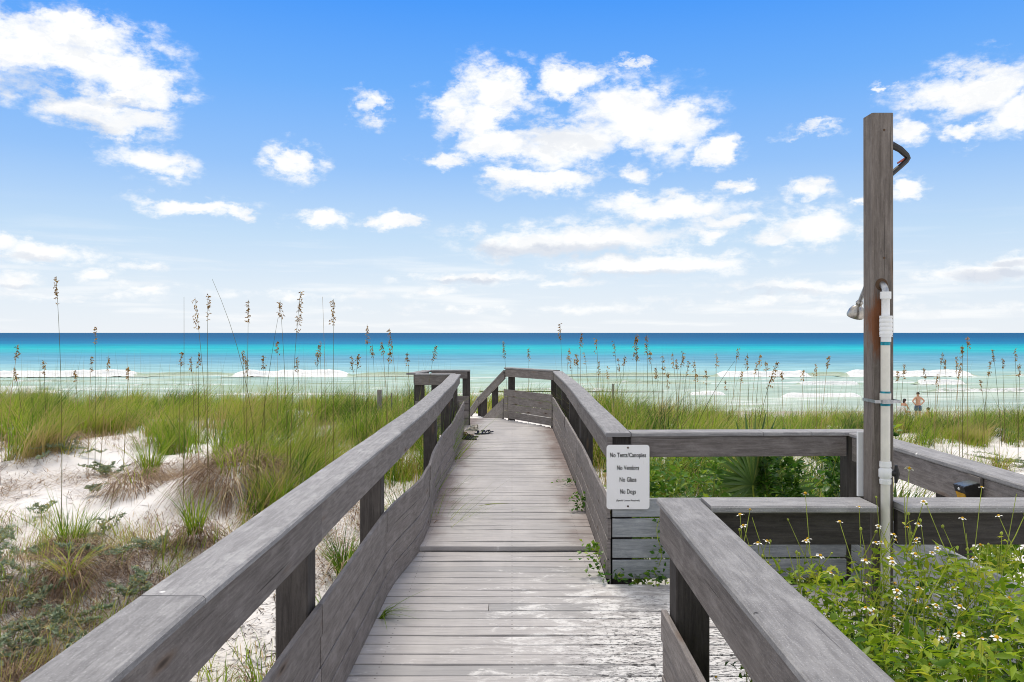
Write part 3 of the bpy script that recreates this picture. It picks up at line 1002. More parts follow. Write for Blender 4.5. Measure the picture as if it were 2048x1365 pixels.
for bx in (1.2, 2.2):
    board('joist', [(bx, 3.5, -.130), (bx, 5.6, -.130)], .04, .18, M['post'], deck)

board('added_rim_joist', [(-.875, .6, -.15), (-.872, 5.6, -.15)], .03, .21, M['post'], deck)  # hidden rim joists added to keep side light from under the deck
board('added_rim_joist', [(-.84, 6.6, -.13), (-.86, 13.8, -.15)], .03, .21, M['post'], deck)
board('added_rim_joist', [(.66, .6, -.15), (.66, 3.2, -.15)], .03, .21, M['post'], deck)
board('added_rim_joist', [(.71, 5.9, -.15), (.775, 14.6, -.15)], .03, .21, M['post'], deck)
board('added_rim_joist', [(.70, 3.47, -.16), (2.38, 3.47, -.16)], .03, .21, M['post'], deck)
board('added_rim_joist', [(.72, 5.64, -.16), (2.38, 5.64, -.16)], .03, .21, M['post'], deck)

# ------------------------------------------------------------------ railings
CAPW, CAPT = .183, .030


class Path:
    def __init__(self, pts):
        self.p = np.array([q[:2] for q in pts], float)
        self.z = np.array([q[2] if len(q) > 2 else 0.0 for q in pts], float)
        self.s = np.concatenate([[0], np.cumsum(np.linalg.norm(np.diff(self.p, axis=0), axis=1))])
        self.len = self.s[-1]

    def at(self, s):
        if s > self.len:
            d = self.p[-1] - self.p[-2]
            return self.p[-1] + d / np.linalg.norm(d) * (s - self.len)
        return np.array([np.interp(s, self.s, self.p[:, 0]), np.interp(s, self.s, self.p[:, 1])])

    def dz(self, s):
        return float(np.interp(s, self.s, self.z))

    def nrm(self, s, sign):
        e = .02
        s = min(s, self.len)
        d = self.at(min(s + e, self.len)) - self.at(max(s - e, 0))
        d = d / np.linalg.norm(d)
        return sign * np.array([-d[1], d[0]])

    def run(self, a, b, off, sign, z, step=.45, wob=0, zfun=None):
        n = max(2, int((b - a) / step) + 1)
        out = []
        for s in np.linspace(a, b, n):
            q = self.at(s) + self.nrm(s, sign) * off
            w_ = wob * (float(vnoise(s * 1.1 + a * 7.7 + z * 3, 3.1)) - .5)
            out.append((q[0] + w_ * self.nrm(s, sign)[0], q[1] + w_ * self.nrm(s, sign)[1], z + self.dz(s)))
        return out


def railing(label, inner, sign, caps, rails, posts, skirt=None, skirt_joints=None, rail_h=.165, ztop=1.05, skirt_n=4, skirt_h=.142,
            skirt_mat='skirt', post_bottom=-1.0, skirt_off=.0, skirt_gap=.007, skirt_z0=.0, rail_off=.014, post_w=.14, post_top=None, wob=.006, rail_mat='rail'):
    """inner: cap's inner edge; sign +1 puts the rail's body to the left of the walking direction"""
    P = Path(inner)
    b = P.at(P.len / 2)
    t = thing('railing', label, 'railing', (b[0], b[1], -.1))
    for (a, c) in caps:
        board('cap_board', P.run(a, c, CAPW / 2, sign, ztop - CAPT / 2, wob=wob), CAPW, CAPT, M['cap'], t, .007)
    for (a, c) in rails:
        board('rail_board', P.run(a, c, rail_off + .018, sign, ztop - CAPT - .0015 - rail_h / 2, wob=wob), .036, rail_h, M[rail_mat], t, .004)
    for s in posts:
        q = P.at(s) + P.nrm(s, sign) * (rail_off + .0385 + post_w / 2)
        top = (ztop - CAPT - .003 if post_top is None else post_top) + P.dz(s)
        board('post', [(q[0], q[1], post_bottom), (q[0], q[1], top)], post_w, post_w, M['post'], t, .006)
    if skirt is not None:
        S = Path(skirt)
        js = skirt_joints or [0, S.len]
        for k in range(skirt_n):
            zc = skirt_z0 + (k + .5) * skirt_h
            lip = .0035 * ((k * 7) % 3 - 1)
            sj = js
            for a, c in zip(sj[:-1], sj[1:]):
                board('skirt_board', S.run(a + .002, c - .002, skirt_off + .013 + lip, sign, zc, .3, wob=.010 if wob else 0), .025, skirt_h - skirt_gap, M[skirt_mat], t, .003)
    return t


# long railing on the left of the walk
LIN = [(-.822, .55), (-.832, 2.16), (-.822, 4.0), (-.800, 5.75, .0), (-.790, 6.4, .004), (-.802, 7.4, -.012), (-.786, 8.3, .0), (-.812, 9.8), (-.822, 11.25), (-.90, 13.93)]
PL = Path(LIN)
sy = lambda P, yy: float(np.interp(yy, P.p[:, 1], P.s))
SK = [(x_, y_) for y_, x_ in zip(*LEFT_SKIRT)]
SKp = Path(SK)
railing('long grey wooden railing along the boardwalk, on the dune tussock side', LIN, 1,
        [(0, sy(PL, 2.16)), (sy(PL, 2.16) + .005, sy(PL, 5.75)), (sy(PL, 5.75) + .003, sy(PL, 11.25))],
        [(0, sy(PL, 3.5)), (sy(PL, 3.5) + .003, sy(PL, 8.9)), (sy(PL, 8.9) + .003, sy(PL, 11.3))],
        [sy(PL, q) for q in (1.75, 3.49, 5.29, 8.97, 11.5)],
        SK, [0, sy(SKp, 1.75), sy(SKp, 3.52), sy(SKp, 5.32), sy(SKp, 7.2), sy(SKp, 9.0), sy(SKp, 11.5), SKp.len], rail_h=.172)
# its far end, a hand lower and swung outwards
LE = [(-.826, 11.26), (-.90, 13.92)]
railing('short length of grey railing ending at the shoes by the far landing', LE, 1, [(0, 2.66)], [(0.05, 2.66)], [1.2, 2.58], rail_h=.14, ztop=1.043)
# landing alcove
railing('low dark railing across the front of the small alcove by the far landing', [(-1.70, 13.94), (-.98, 13.94)], 1, [(0, .70)], [(0, .72)], [.08, .66],
        [(-1.70, 13.98), (-.92, 13.98)], None, rail_h=.165, ztop=1.043, wob=0)
railing('dark railing at the back of the alcove, with a post beside the shoes', [(-1.53, 15.12), (-.805, 15.10)], 1, [(0, .725)], [(0.0, .68)], [.06, .655],
        [(-1.53, 15.12), (-.82, 15.10)], None, rail_h=.13, ztop=1.056, rail_off=.005, wob=0)
railing('short side railing closing the alcove on its dune side', [(-1.70, 14.14), (-1.53, 15.30)], 1, [(0, 1.16)], [(0, .98)], [.6], rail_h=.15, ztop=1.047, wob=0)

# walk railing beyond the sign
RIN = [(.670, 5.690), (.690, 6.9), (.715, 8.28, -.004), (.728, 9.2, .006), (.760, 11.24), (.772, 15.04)]
PR = Path(RIN)
RS = [(x_, y_) for y_, x_ in zip(*RIGHT_SKIRT)]
RSp = Path(RS)
railing('grey wooden railing running from the white sign to the far landing', RIN, -1,
        [(0, sy(PR, 11.24))], [(0.0, sy(PR, 9.1)), (sy(PR, 9.1) + .003, sy(PR, 11.3))],
        [.118, sy(PR, 9.12), sy(PR, 11.27), sy(PR, 13.1)],
        RS, [0.0, sy(RSp, 7.3), sy(RSp, 9.1), sy(RSp, 11.2), sy(RSp, 13.1), RSp.len], rail_h=.165, skirt_h=.145)
railing('far length of that railing with a paler cap joining the end rail', [(.772, 11.26), (.772, 15.02)], -1, [(0, 3.76)], [(0.06, 3.76)], [3.62], rail_h=.15, ztop=1.040)
# angled end rail over the top of the stairs
ER = [(.765, 15.03), (-.165, 16.28)]
railing('angled grey railing closing the seaward end of the boardwalk', ER, -1, [(.0, 1.56)], [(.0, 1.53)], [.08, 1.46],
        [(.735, 14.80), (-.17, 16.26)], None, rail_h=.155, ztop=1.055, skirt_h=.147, wob=0, skirt_z0=.03)
# stair railing dropping to the beach
ST = [(-.185, 16.30, 0.0), (-.78, 18.2, -.70)]
railing('sloping stair railing going down from the end rail towards the beach', ST, -1, [(0.0, Path(ST).len)], [(0.0, Path(ST).len)], [1.0, 1.90],
        [(-.185, 16.30, 0), (-.70, 17.9, -.60)], None, rail_h=.15, ztop=1.00, skirt_n=3, wob=0, post_bottom=-2.2)
ST2 = [(-.79, 18.22, 0.0), (-1.20, 19.1, -.62)]
railing('lower stair railing bending away towards the water', ST2, -1, [(0, Path(ST2).len)], [(0, Path(ST2).len)], [.08, .9],
        [(-.60, 18.1, 0), (-1.15, 19.2, -.62)], None, rail_h=.15, ztop=.30, skirt_n=3, wob=0, post_bottom=-2.8, skirt_z0=-.72)

# shower bay
railing('grey railing behind the sign at the back of the shower bay', [(.855, 5.690), (2.42, 5.735)], 1, [(0, .95), (.953, 1.30), (1.303, 1.745)], [(0, 1.56)], [1.66],
        [(.716, 5.690), (2.40, 5.718)], None, rail_h=.145, skirt_mat='slat', skirt_gap=.016, skirt_off=-.002, skirt_h=.147, wob=.002)
railing('grey railing on the far side of the shower bay carrying the solar light', [(2.42, 5.72), (2.405, 3.47)], 1, [(.003, 2.25)], [(0.02, 2.25)], [1.15, 2.1],
        [(2.42, 5.68), (2.405, 3.46)], None, rail_h=.17, ztop=1.047, skirt_mat='slat', skirt_gap=.010, wob=.002)
nearbay = [(2.60, 3.452), (.818, 3.452)]
PB = Path(nearbay)
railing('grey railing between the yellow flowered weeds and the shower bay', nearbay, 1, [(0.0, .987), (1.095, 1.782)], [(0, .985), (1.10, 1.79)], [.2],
        None, None, rail_h=.145, ztop=1.052, rail_off=.08, post_w=.09, wob=.001, rail_mat='post')  # dark-stained rail board, its colour also deepening the shade below the cap
RN = [(.628, 3.455), (.615, 2.4), (.600, .55)]
PN = Path(RN)
railing('near grey railing running past the yellow flowered weeds, closest to the viewer', RN, 1, [(0, PN.len)], [(.0, PN.len)], [.085, 1.75],
        [(.650, 3.455), (.648, .6)], None, rail_h=.165, ztop=1.049, wob=.003)

# ------------------------------------------------------------------ sign


def build_sign():
    c = at(1256, 954.5, 5.662)
    t = thing('sign', 'white metal sign reading No Tents/Canopies, No Vendors, No Glass, No Dogs', 'sign', (c.x, c.y, c.z))
    w, h, r, d = .3048, .4572, .022, .003
    ol = []
    for (sx, sz, a0) in ((1, 1, 0), (-1, 1, 90), (-1, -1, 180), (1, -1, 270)):
        for k in range(6):
            a = R(a0 + 18 * k)
            ol.append((sx * (w / 2 - r) + r * math.cos(a), sz * (h / 2 - r) + r * math.sin(a)))
    n = len(ol)
    A = Acc()
    vs_ = [(c.x + u, c.y - d / 2, c.z + v) for u, v in ol] + [(c.x + u, c.y + d / 2, c.z + v) for u, v in ol]
    fs = [tuple(range(n)), tuple(reversed(range(n, 2 * n)))] + [(i_, i_ + n, (i_ + 1) % n + n, (i_ + 1) % n) for i_ in range(n)]
    A.add(vs_, fs)
    panel = A.build('panel', M['sign'], t)
    for yy in (896, 1013):
        B = Acc()
        q = at(1256, yy, 5.658)
        B.lathe((q.x, q.y + .004, q.z), (0, -1, 0), [(0, .0065), (.006, .0065), (.009, .004)], 10)
        B.build('bolt', M['bolt'], t)
    for s_ in (-.07, .07):
        pass
    lines = [('No Tents/Canopies', 911, .0335, .256), ('No Vendors', 936.5, .0335, .157), ('No Glass', 960, .0335, .120), ('No Dogs', 984, .0335, .113), ('(Special License Required)', 1001.5, .0125, .165)]
    for (txt, py, cap, width) in lines:
        cu = bpy.data.curves.new('lettering', 'FONT')
        cu.body = txt; cu.align_x = 'CENTER'; cu.align_y = 'CENTER'
        cu.size = 1.0; cu.space_character = 1.05; cu.offset = .024; cu.extrude = 0.0; cu.resolution_u = 3
        to = bpy.data.objects.new('lettering_curve', cu)
        COL.objects.link(to)
        dg = bpy.context.evaluated_depsgraph_get()
        me = bpy.data.meshes.new_from_object(to.evaluated_get(dg))
        bpy.data.objects.remove(to); bpy.data.curves.remove(cu)
        co = np.array([v.co[:] for v in me.vertices])
        x0, x1 = co[:, 0].min(), co[:, 0].max()
        sx = width / (x1 - x0)
        sz = cap / .74
        q = at(1256, py, 5.6592)
        cx = (x0 + x1) / 2
        for v in me.vertices:
            v.co = (q.x + (v.co.x - cx) * sx, c.y - d / 2 - .0012, q.z + v.co.y * sz)
        me.materials.clear(); me.materials.append(M['ink'])
        me.name = 'lettering'
        o = bpy.data.objects.new('lettering', me)
        COL.objects.link(o)
        o.parent = t; o.location = -t.location
    # the two furring blocks behind it
    bl = Acc()
    bl.box((.70, 5.676, .66), (.04, .026, .5))
    return t


build_sign()

# ------------------------------------------------------------------ outdoor shower


def build_shower():
    fy = 3.362                       # front of the post
    x0, x1 = 1.523, 1.611
    t = thing('outdoor_shower', 'outdoor shower on a tall brown post with a white plastic pipe and metal head', 'shower', ((x0 + x1) / 2, fy + .045, -.6))
    cx = (x0 + x1) / 2
    board('post', [(cx, fy + .0455, -.7), (cx, fy + .0455, .9), (cx, fy + .0455, 1.8), (cx - .001, fy + .0455, 2.693)], .091, .091, M['showerpost'], t, .006)
    px, py = 1.566, fy - .0215

    def zz(p): return EYE - (p - 666) / FPX * (py)
    A = Acc(); A.tube([(px, py, -.45), (px, py, .7), (px, py, zz(684))], .0188, 14)
    pipe = A.build('pipe', M['pvc'], t, True)
    for (a, b) in ((683, 691), (783, 789), (806, 812)):
        A = Acc(); A.lathe((px, py, zz(b)), (0, 0, 1), [(0, .0192), (zz(a) - zz(b), .0192)], 14)
        A.build('primer_band', M['primer'], t, True)
    A = Acc(); A.lathe((px, py, zz(806)), (0, 0, 1), [(0, .0225), (.04, .0225)], 16); A.build('sleeve', M['pvc'], t, True)
    # ribbed coupling and adapter
    A = Acc()
    prof = [(0, .0205), (zz(674) - zz(684), .0205)]
    zb = zz(674) - zz(684); H = zz(632) - zz(674)
    prof.append((zb, .0262))
    for k in range(5):
        a = zb + H * k / 5; prof += [(a + .002, .0262), (a + .004, .0248), (a + .006, .0248), (a + .008, .0262)]
    prof += [(zb + H, .0262), (zb + H, .019)]
    A.lathe((px, py - .005, zz(684)), (0, 0, 1), prof, 18); A.build('coupling', M['pvc_new'], t, True)
    A = Acc(); A.lathe((px, py - .002, zz(632)), (0, 0, 1), [(0, .0165), (zz(600) - zz(632), .0165), (zz(600) - zz(632) + .002, .018), (zz(598) - zz(632), .022), (zz(584) - zz(632), .022), (zz(584) - zz(632), .015)], 16)
    A.build('adapter', M['pvc_new'], t, True)
    A = Acc()
    ze = zz(585)
    A.tube([(px, py, ze - .01)] + [(px - .004 * k / 6, py + .035 * (1 - math.cos(R(90 * k / 6))), ze + .036 * math.sin(R(90 * k / 6))) for k in range(7)] + [(px - .006, py + .07, ze + .036)], .0145, 12)
    A.build('elbow', M['galv'], t, True)
    A = Acc(); A.lathe((px - .006, fy + .001, ze + .034), (0, -1, 0), [(0, .026), (.002, .026), (.003, .02)], 18); A.build('rust_ring', M['bolt'], t, True)
    # strap round post and pipe
    A = Acc(); zs = zz(803)
    A.box((cx - .002, fy - .045, zs), (.106, .003, .013)); A.box((x0 - .005, fy + .02, zs), (.003, .13, .013)); A.box((x1 + .004, fy + .02, zs), (.003, .13, .013))
    A.box((px - .004, fy - .049, zs), (.045, .008, .016))
    A.build('strap', M['galv'], t)
    # valve
    A = Acc(); z0, z1 = zz(968), zz(923)
    A.lathe((px, py, z0), (0, 0, 1), [(0, .023), (.018, .0245), (.022, .021), (.030, .027), (.060, .027), (.068, .021), (.072, .0245), (z1 - z0, .023)], 16)
    v = A.build('valve', M['pvc_new'], t, True)
    A = Acc(); zc = zz(946)
    A.tube([(px + .02, py - .012, zc), (px + .036, py - .016, zc)], .012, 10)
    A.tube([(px + .036, py - .016, zc - .040), (px + .040, py - .018, zc), (px + .037, py - .017, zc + .034)], [.006, .012, .006], 8)
    A.build('handle', M['black'], v, True).location = (0, 0, 0)
    # arm and head at the back of the post
    zh = EYE + (666 - 585) / FPX * (fy + .1) + .050
    A = Acc()
    A.tube([(1.573, fy + .08, zh + .012), (1.573, fy + .13, zh + .010), (1.573, fy + .17, zh - .012), (1.572, fy + .215, zh - .060), (1.571, fy + .235, zh - .085)], .0095, 10)
    A.build('shower_arm', M['galv'], t, True)
    A = Acc(); d = Vector((-.12, .50, -1)).normalized()
    b = Vector((1.571, fy + .232, zh - .082))
    A.lathe(b, d, [(0, .012), (.010, .017), (.016, .013), (.024, .014), (.034, .026), (.050, .035), (.072, .0385), (.078, .037), (.079, .030)], 20)
    A.build('shower_head', M['nickel'], t, True)
    # bent steel bracket high on the other face
    A = Acc()
    yb = fy + .075
    f = lambda u, v_: (1.024 if False else (u - 1024) / FPX * yb, yb, EYE - (v_ - 666) / FPX * yb)
    path = [f(1783, 290), f(1800, 299), f(1813, 311), f(1816, 317), f(1812, 323), f(1800, 334), f(1783, 348)]
    A.tube(path, [.016, .0145, .013, .0115, .0115, .0115, .0125], 8)
    br = A.build('bracket', M['black_steel'], t, True)
    A = Acc(); A.tube([f(1795, 327), f(1803, 322), f(1809, 317)], [.004, .005, .003], 6)
    A.build('red_tape', M['red'], br, True).location = (0, 0, 0)
    for zn in (2.62, 2.08, 1.65):
        A = Acc(); A.lathe((cx + .004, fy + .002, zn), (0, -1, 0), [(0, .005), (.003, .005)], 8); A.build('nail', M['bolt'], t)
    return t


build_shower()
wb = board('white_board', [(1.518, 3.468, 1.0535), (1.518, 3.468, 1.332)], .030, .014, M['whitepaint'], None, .002)
wb.location = (0, 0, 0)
tag(wb, 'narrow white board standing upright on the rail beside the shower post', 'board')

# solar light on the bay's far railing
sx = 2.405


def build_solar():
    yb = 4.14
    zc = EYE - (975 - 666) / FPX * yb
    t = thing('solar_light', 'black and amber solar light screwed to the shower bay railing', 'light', (sx - .02, yb, zc - .05))
    A = Acc(); A.box((sx + .004, yb, zc + .032), (.014, .105, .05)); A.build('mount_plate', M['rail'], t)
    A = Acc()
    A.add([(sx - .002, yb - .05, zc + .030), (sx - .002, yb + .05, zc + .030), (sx - .085, yb - .05, zc + .008), (sx - .085, yb + .05, zc + .008),
           (sx - .002, yb - .05, zc - .085), (sx - .002, yb + .05, zc - .085), (sx - .055, yb - .05, zc - .085), (sx - .055, yb + .05, zc - .085)],
          [(0, 1, 3, 2), (2, 3, 7, 6), (6, 7, 5, 4), (0, 2, 6, 4), (1, 5, 7, 3), (0, 4, 5, 1)])
    b = A.build('body', M['black_steel'], t)
    A = Acc(); A.add([(sx - .006, yb - .045, zc + .031), (sx - .006, yb + .045, zc + .031), (sx - .080, yb - .045, zc + .0115), (sx - .080, yb + .045, zc + .0115)], [(0, 1, 3, 2)])
    A.build('solar_panel', M['solar'], t)
    A = Acc()
    q = lambda s_, y_, o_: (sx - .085 + .030 * s_ - o_, yb + y_, zc + .008 - .093 * s_)
    A.add([q(.38, -.043, .003), q(.38, .043, .003), q(.95, .043, .003), q(.95, -.043, .003), q(.38, -.043, -.004), q(.38, .043, -.004), q(.95, .043, -.004), q(.95, -.043, -.004)],
          [(0, 1, 2, 3), (0, 4, 5, 1), (1, 5, 6, 2), (2, 6, 7, 3), (3, 7, 4, 0)])
    A.build('lens', M['yellow'], t)
    A = Acc(); A.lathe(q(.16, .0, -.002), (-1, 0, -.2), [(0, .008), (.004, .008), (.008, .005)], 10); A.build('sensor', M['whitepaint'], t, True)


build_solar()
q = at(999.5, 761, 16.75)
A = Acc()
A.lathe((q.x, q.y, q.z + .03), (0, 0, -1), [(0, .02), (.012, .045), (.03, .05), (.035, .03), (.06, .022)], 12)
tag(A.build('stair_light', M['nickel'], None, True), 'small round metal light fixed high on the stair railing', 'light')

# ------------------------------------------------------------------ shoes left on the landing


def flipflop(label, x, y_, rot, mats, length=.26, strap=True, upper=False, roll=0.0):
    t = thing('sandal', label, 'sandal', (x, y_, deck_z(y_) + .002), 'shoes left on the landing')
    t.rotation_euler = (roll, 0, rot)
    ol = []
    for k in range(20):
        a = 2 * math.pi * k / 20
        u = math.cos(a) * length / 2
        wv = math.sin(a) * (.036 + .012 * math.cos(a)) * length / .26
        ol.append((wv, u))
    n = len(ol)
    A = Acc()
    A.add([(a, b, .0) for a, b in ol] + [(a * 1.02, b, .020) for a, b in ol], [tuple(reversed(range(n))), tuple(range(n, 2 * n))] + [(i_, (i_ + 1) % n, (i_ + 1) % n + n, i_ + n) for i_ in range(n)])
    s_ = A.build('sole', M[mats[0]], None); s_.parent = t
    A = Acc(); A.add([(a * .88, b * .93, .0225) for a, b in ol], [tuple(range(n))]); f_ = A.build('footbed', M[mats[2]], None); f_.parent = t
    for sgn in (-1, 1):
        A = Acc()
        A.tube([(sgn * .042, -.01, .012), (sgn * .034, .02, .045), (sgn * .016, .05, .048), (0, .07, .022)], [.008, .011, .010, .006], 6)
        o = A.build('strap', M[mats[1]], None, True); o.parent = t
    if upper:
        A = Acc()
        for yy in (-.075, -.055):
            A.tube([(-.038, yy, .012), (-.034, yy, .06), (0, yy - .03, .075), (.034, yy, .06), (.038, yy, .012)], .008, 6)
        o = A.build('back_strap', M[mats[1]], None, True); o.parent = t


flipflop('black flip-flop nearest the viewer, lying against the kerb boards', -.70, 13.05, R(78), ('black', 'black', 'black'))
flipflop('black flip-flop just behind the nearest one of the pair', -.69, 13.32, R(95), ('black', 'black', 'navy'))
flipflop('white and navy sandal lying out on the planks, toe to the side', -.52, 13.75, R(-80), ('navy', 'navy', 'whitepaint'), upper=True)
flipflop('navy sandal tipped beside the white and navy one', -.43, 13.85, R(-118), ('navy', 'navy', 'navy'), upper=True, roll=.25)
flipflop('brown leather sandal between the black and the cream pairs', -.77, 13.55, R(70), ('tan', 'tan', 'tan'))
flipflop('cream sandal with black insole lying by the alcove post', -.72, 14.25, R(120), ('cream', 'cream', 'black'), upper=True)
flipflop('cream sandal standing farthest back beside the alcove post', -.70, 14.62, R(40), ('cream', 'cream', 'black'), upper=True)

#@@PLANTS
# ------------------------------------------------------------------ plant helpers


def blades(base, h, az_, lean, curve, up, droop, w, c, segs=3):
    """ribbons: base (n,3); returns verts, quads, colour (random tone, position along)"""
    n = len(base)
    t = np.linspace(0, 1, segs + 1)[None, :]
    hx = h[:, None] * (lean[:, None] * t + curve[:, None] * t * t)
    hz = h[:, None] * (up[:, None] * t - droop[:, None] * t * t)
    dx, dy = np.cos(az_)[:, None], np.sin(az_)[:, None]
    C = np.stack([base[:, 0, None] + dx * hx, base[:, 1, None] + dy * hx, base[:, 2, None] + hz], -1)
    tw = az_ + np.pi / 2 + RNG.normal(0, .6, n)
    sd = np.stack([np.cos(tw), np.sin(tw), np.zeros(n)], -1)
    ww = w[:, None] * np.clip(1.04 - t ** 1.6, .06, 1) * .5
    V = np.stack([C - sd[:, None] * ww[..., None], C + sd[:, None] * ww[..., None]], 2)
    base_i = (np.arange(n) * (segs + 1) * 2)[:, None] + (np.arange(segs) * 2)[None]
    Q = np.stack([base_i, base_i + 1, base_i + 3, base_i + 2], -1).reshape(-1, 4)
    Cc = np.stack([np.repeat(c[:, None], segs + 1, 1), np.repeat(t, n, 0)], -1)
    Cc = np.repeat(Cc[:, :, None, :], 2, 2)
    return V.reshape(-1, 3), Q, Cc.reshape(-1, 2)


def merge(sets):
    V, Q, C, b = [], [], [], 0
    for (v, q_, c) in sets:
        V.append(v); Q.append(q_ + b); C.append(c); b += len(v)
    return np.concatenate(V), np.concatenate(Q), np.concatenate(C)


def on_ground(xy):
    return np.column_stack([xy, ground(xy[:, 0], xy[:, 1]) - .01])


def leaf_cloud(pos, direc, L_, W_, c, fold=.25):
    """folded leaves, four triangles each"""
    n = len(pos)
    d = direc / np.linalg.norm(direc, axis=1)[:, None]
    rnd = RNG.normal(0, .55, (n, 3)); rnd[:, 2] += 1
    s = np.cross(d, rnd); s /= np.linalg.norm(s, axis=1)[:, None] + 1e-9
    u = np.cross(s, d)
    mid = pos + d * (L_ * .48)[:, None]
    V = np.stack([pos, mid - s * (W_ / 2)[:, None] + u * (W_ * fold)[:, None], mid, mid + s * (W_ / 2)[:, None] + u * (W_ * fold)[:, None],
                  pos + d * L_[:, None] - u * (L_ * .12)[:, None]], 1)
    b = (np.arange(n) * 5)[:, None]
    T = np.stack([b + [0, 3, 2], b + [0, 2, 1], b + [2, 3, 4], b + [2, 4, 1]], 1).reshape(-1, 3)
    C = np.repeat(np.stack([c, np.full(n, .5)], -1)[:, None], 5, 1).reshape(-1, 2)
    return V.reshape(-1, 3), T, C


def merge_t(sets):
    return merge(sets)


def clear_of_walk(x, y_):
    a = (np.abs(x) > 1.12) | (y_ > 17.4)
    b = ~((x > .4) & (x < 2.75) & (y_ > 1.0) & (y_ < 6.05))
    c = ~((x > -1.95) & (x < .9) & (y_ > 13.6) & (y_ < 19.4) & (x < 1.0))
    return a & b & c


# ------------------------------------------------------------------ dune grass (uncountable)


def tufts(n, box, keep, hgt, per, w, segs, tone, leanm=.22, curvem=.32):
    nc = n // 9
    cxs, cys = RNG.uniform(box[0], box[1], nc), RNG.uniform(box[2], box[3], nc)
    cid = RNG.integers(0, nc, n)
    ch_, ct_, cw_ = RNG.uniform(.55, 1.25, nc), RNG.normal(0, .17, nc), RNG.normal(.3, .9, nc)
    x = cxs[cid] + RNG.normal(0, .17, n); y_ = cys[cid] + RNG.normal(0, .17, n)
    ok = clear_of_walk(x, y_) & (RNG.random(nc)[cid] < keep(cxs[cid], cys[cid]) * 1.25) & (np.abs(x) < .72 * y_ + 2.5)
    x, y_, cid = x[ok], y_[ok], cid[ok]
    k = len(x)
    th = hgt(x, y_) * ch_[cid] * RNG.uniform(.6, 1.15, k)
    bx = np.repeat(x, per) + RNG.normal(0, .055, k * per)
    by = np.repeat(y_, per) + RNG.normal(0, .055, k * per)
    N = len(bx)
    h = np.repeat(th, per) * RNG.uniform(.55, 1.1, N)
    c = np.clip(np.repeat(tone(x, y_) + ct_[cid] + RNG.normal(0, .07, k), per) + RNG.normal(0, .17, N), 0, 1)
    dry = RNG.random(N) < .13
    c[dry] = RNG.uniform(.82, 1.0, dry.sum())
    wind = np.repeat(cw_[cid], per) + RNG.normal(0, .9, N)
    return blades(on_ground(np.column_stack([bx, by])), h, wind, np.abs(RNG.normal(leanm, .16, N)), np.abs(RNG.normal(curvem, .25, N)),
                  np.full(N, 1.0), np.abs(RNG.normal(.16, .10, N)), w * RNG.uniform(.7, 1.3, N), c, segs)


def tone_far(x, y_):
    return .47 + .55 * (fbm(x * .8 + 4, y_ * .8, 3) - .5) * 2


def keep_left(x, y_):
    d = sstep(12.6, 15.4, y_ + 3.4 * (fbm(x * .55, y_ * .55, 3) - .5) * 2 + 4.6 * sstep(-5.0, -2.4, x) * sstep(7.6, 9.2, y_))
    return d * np.clip(2.6 * (fbm(x * 1.1 + 20, y_ * 1.1, 3) - .28), .04, 1.2) * sstep(31, 23, y_)


def keep_right(x, y_):
    d = sstep(13.2, 15.8, y_ + 2.4 * (fbm(x * .6 + 7, y_ * .6, 3) - .5) * 2 + 7.5 * sstep(5.2, 3.4, x))
    return d * np.clip(2.6 * (fbm(x * 1.1 + 5, y_ * 1.1, 3) - .28), .04, 1.2) * sstep(32, 23, y_)


hl = lambda x, y_: .80 + .25 * (fbm(x * .4, y_ * .4, 2) - .5) - .12 * sstep(18, 24, y_)
hr = lambda x, y_: .74 + .35 * sstep(3.2, 1.4, x) * sstep(18, 12, y_) + .25 * (fbm(x * .4, y_ * .4, 2) - .5) - .15 * sstep(4.5, 7, x)
sets = [tufts(9500, (-17, -1.0, 7.2, 19), keep_left, hl, 16, .0100, 3, tone_far, .26, .42),
        tufts(6000, (-24, 0, 17, 31), keep_left, hl, 12, .012, 2, tone_far),
        tufts(8000, (1.0, 16, 6.6, 19), keep_right, hr, 16, .0100, 3, tone_far, .26, .42),
        tufts(6000, (0, 25, 17, 32), keep_right, hr, 12, .012, 2, tone_far)]
sets.append(tufts(1500, (-7.5, -1.6, 4.8, 9.5), lambda x, y_: .5 * (fbm(x * .8 + 31, y_ * .8, 3) > .5), lambda x, y_: np.full_like(x, .36), 9, .007, 3, lambda x, y_: np.full_like(x, .62)))
V, Q, C = merge(sets)
print('grass quads', len(Q))
tag(np_mesh('dune_grass', V, Q, None, M['grass'], None, C), 'green dune grass covering the crest on both sides of the boardwalk', 'grass', kind='stuff')

# dry straw between the green tufts


def straw(n, box, keep):
    x = RNG.uniform(box[0], box[1], n); y_ = RNG.uniform(box[2], box[3], n)
    ok = clear_of_walk(x, y_) & (RNG.random(n) < keep(x, y_)) & (np.abs(x) < .72 * y_ + 2.5)
    x, y_ = x[ok], y_[ok]
    per = 12; k = len(x); N = k * per
    bx = np.repeat(x, per) + RNG.normal(0, .07, N); by = np.repeat(y_, per) + RNG.normal(0, .07, N)
    b = on_ground(np.column_stack([bx, by])); b[:, 2] += RNG.uniform(0, .08, N)
    return blades(b, RNG.uniform(.18, .45, N), RNG.uniform(0, 6.3, N), RNG.uniform(.2, .6, N), RNG.uniform(.1, .5, N), RNG.uniform(.5, 1.1, N), RNG.uniform(.5, 1.2, N),
                  RNG.uniform(.004, .008, N), RNG.random(N), 3)


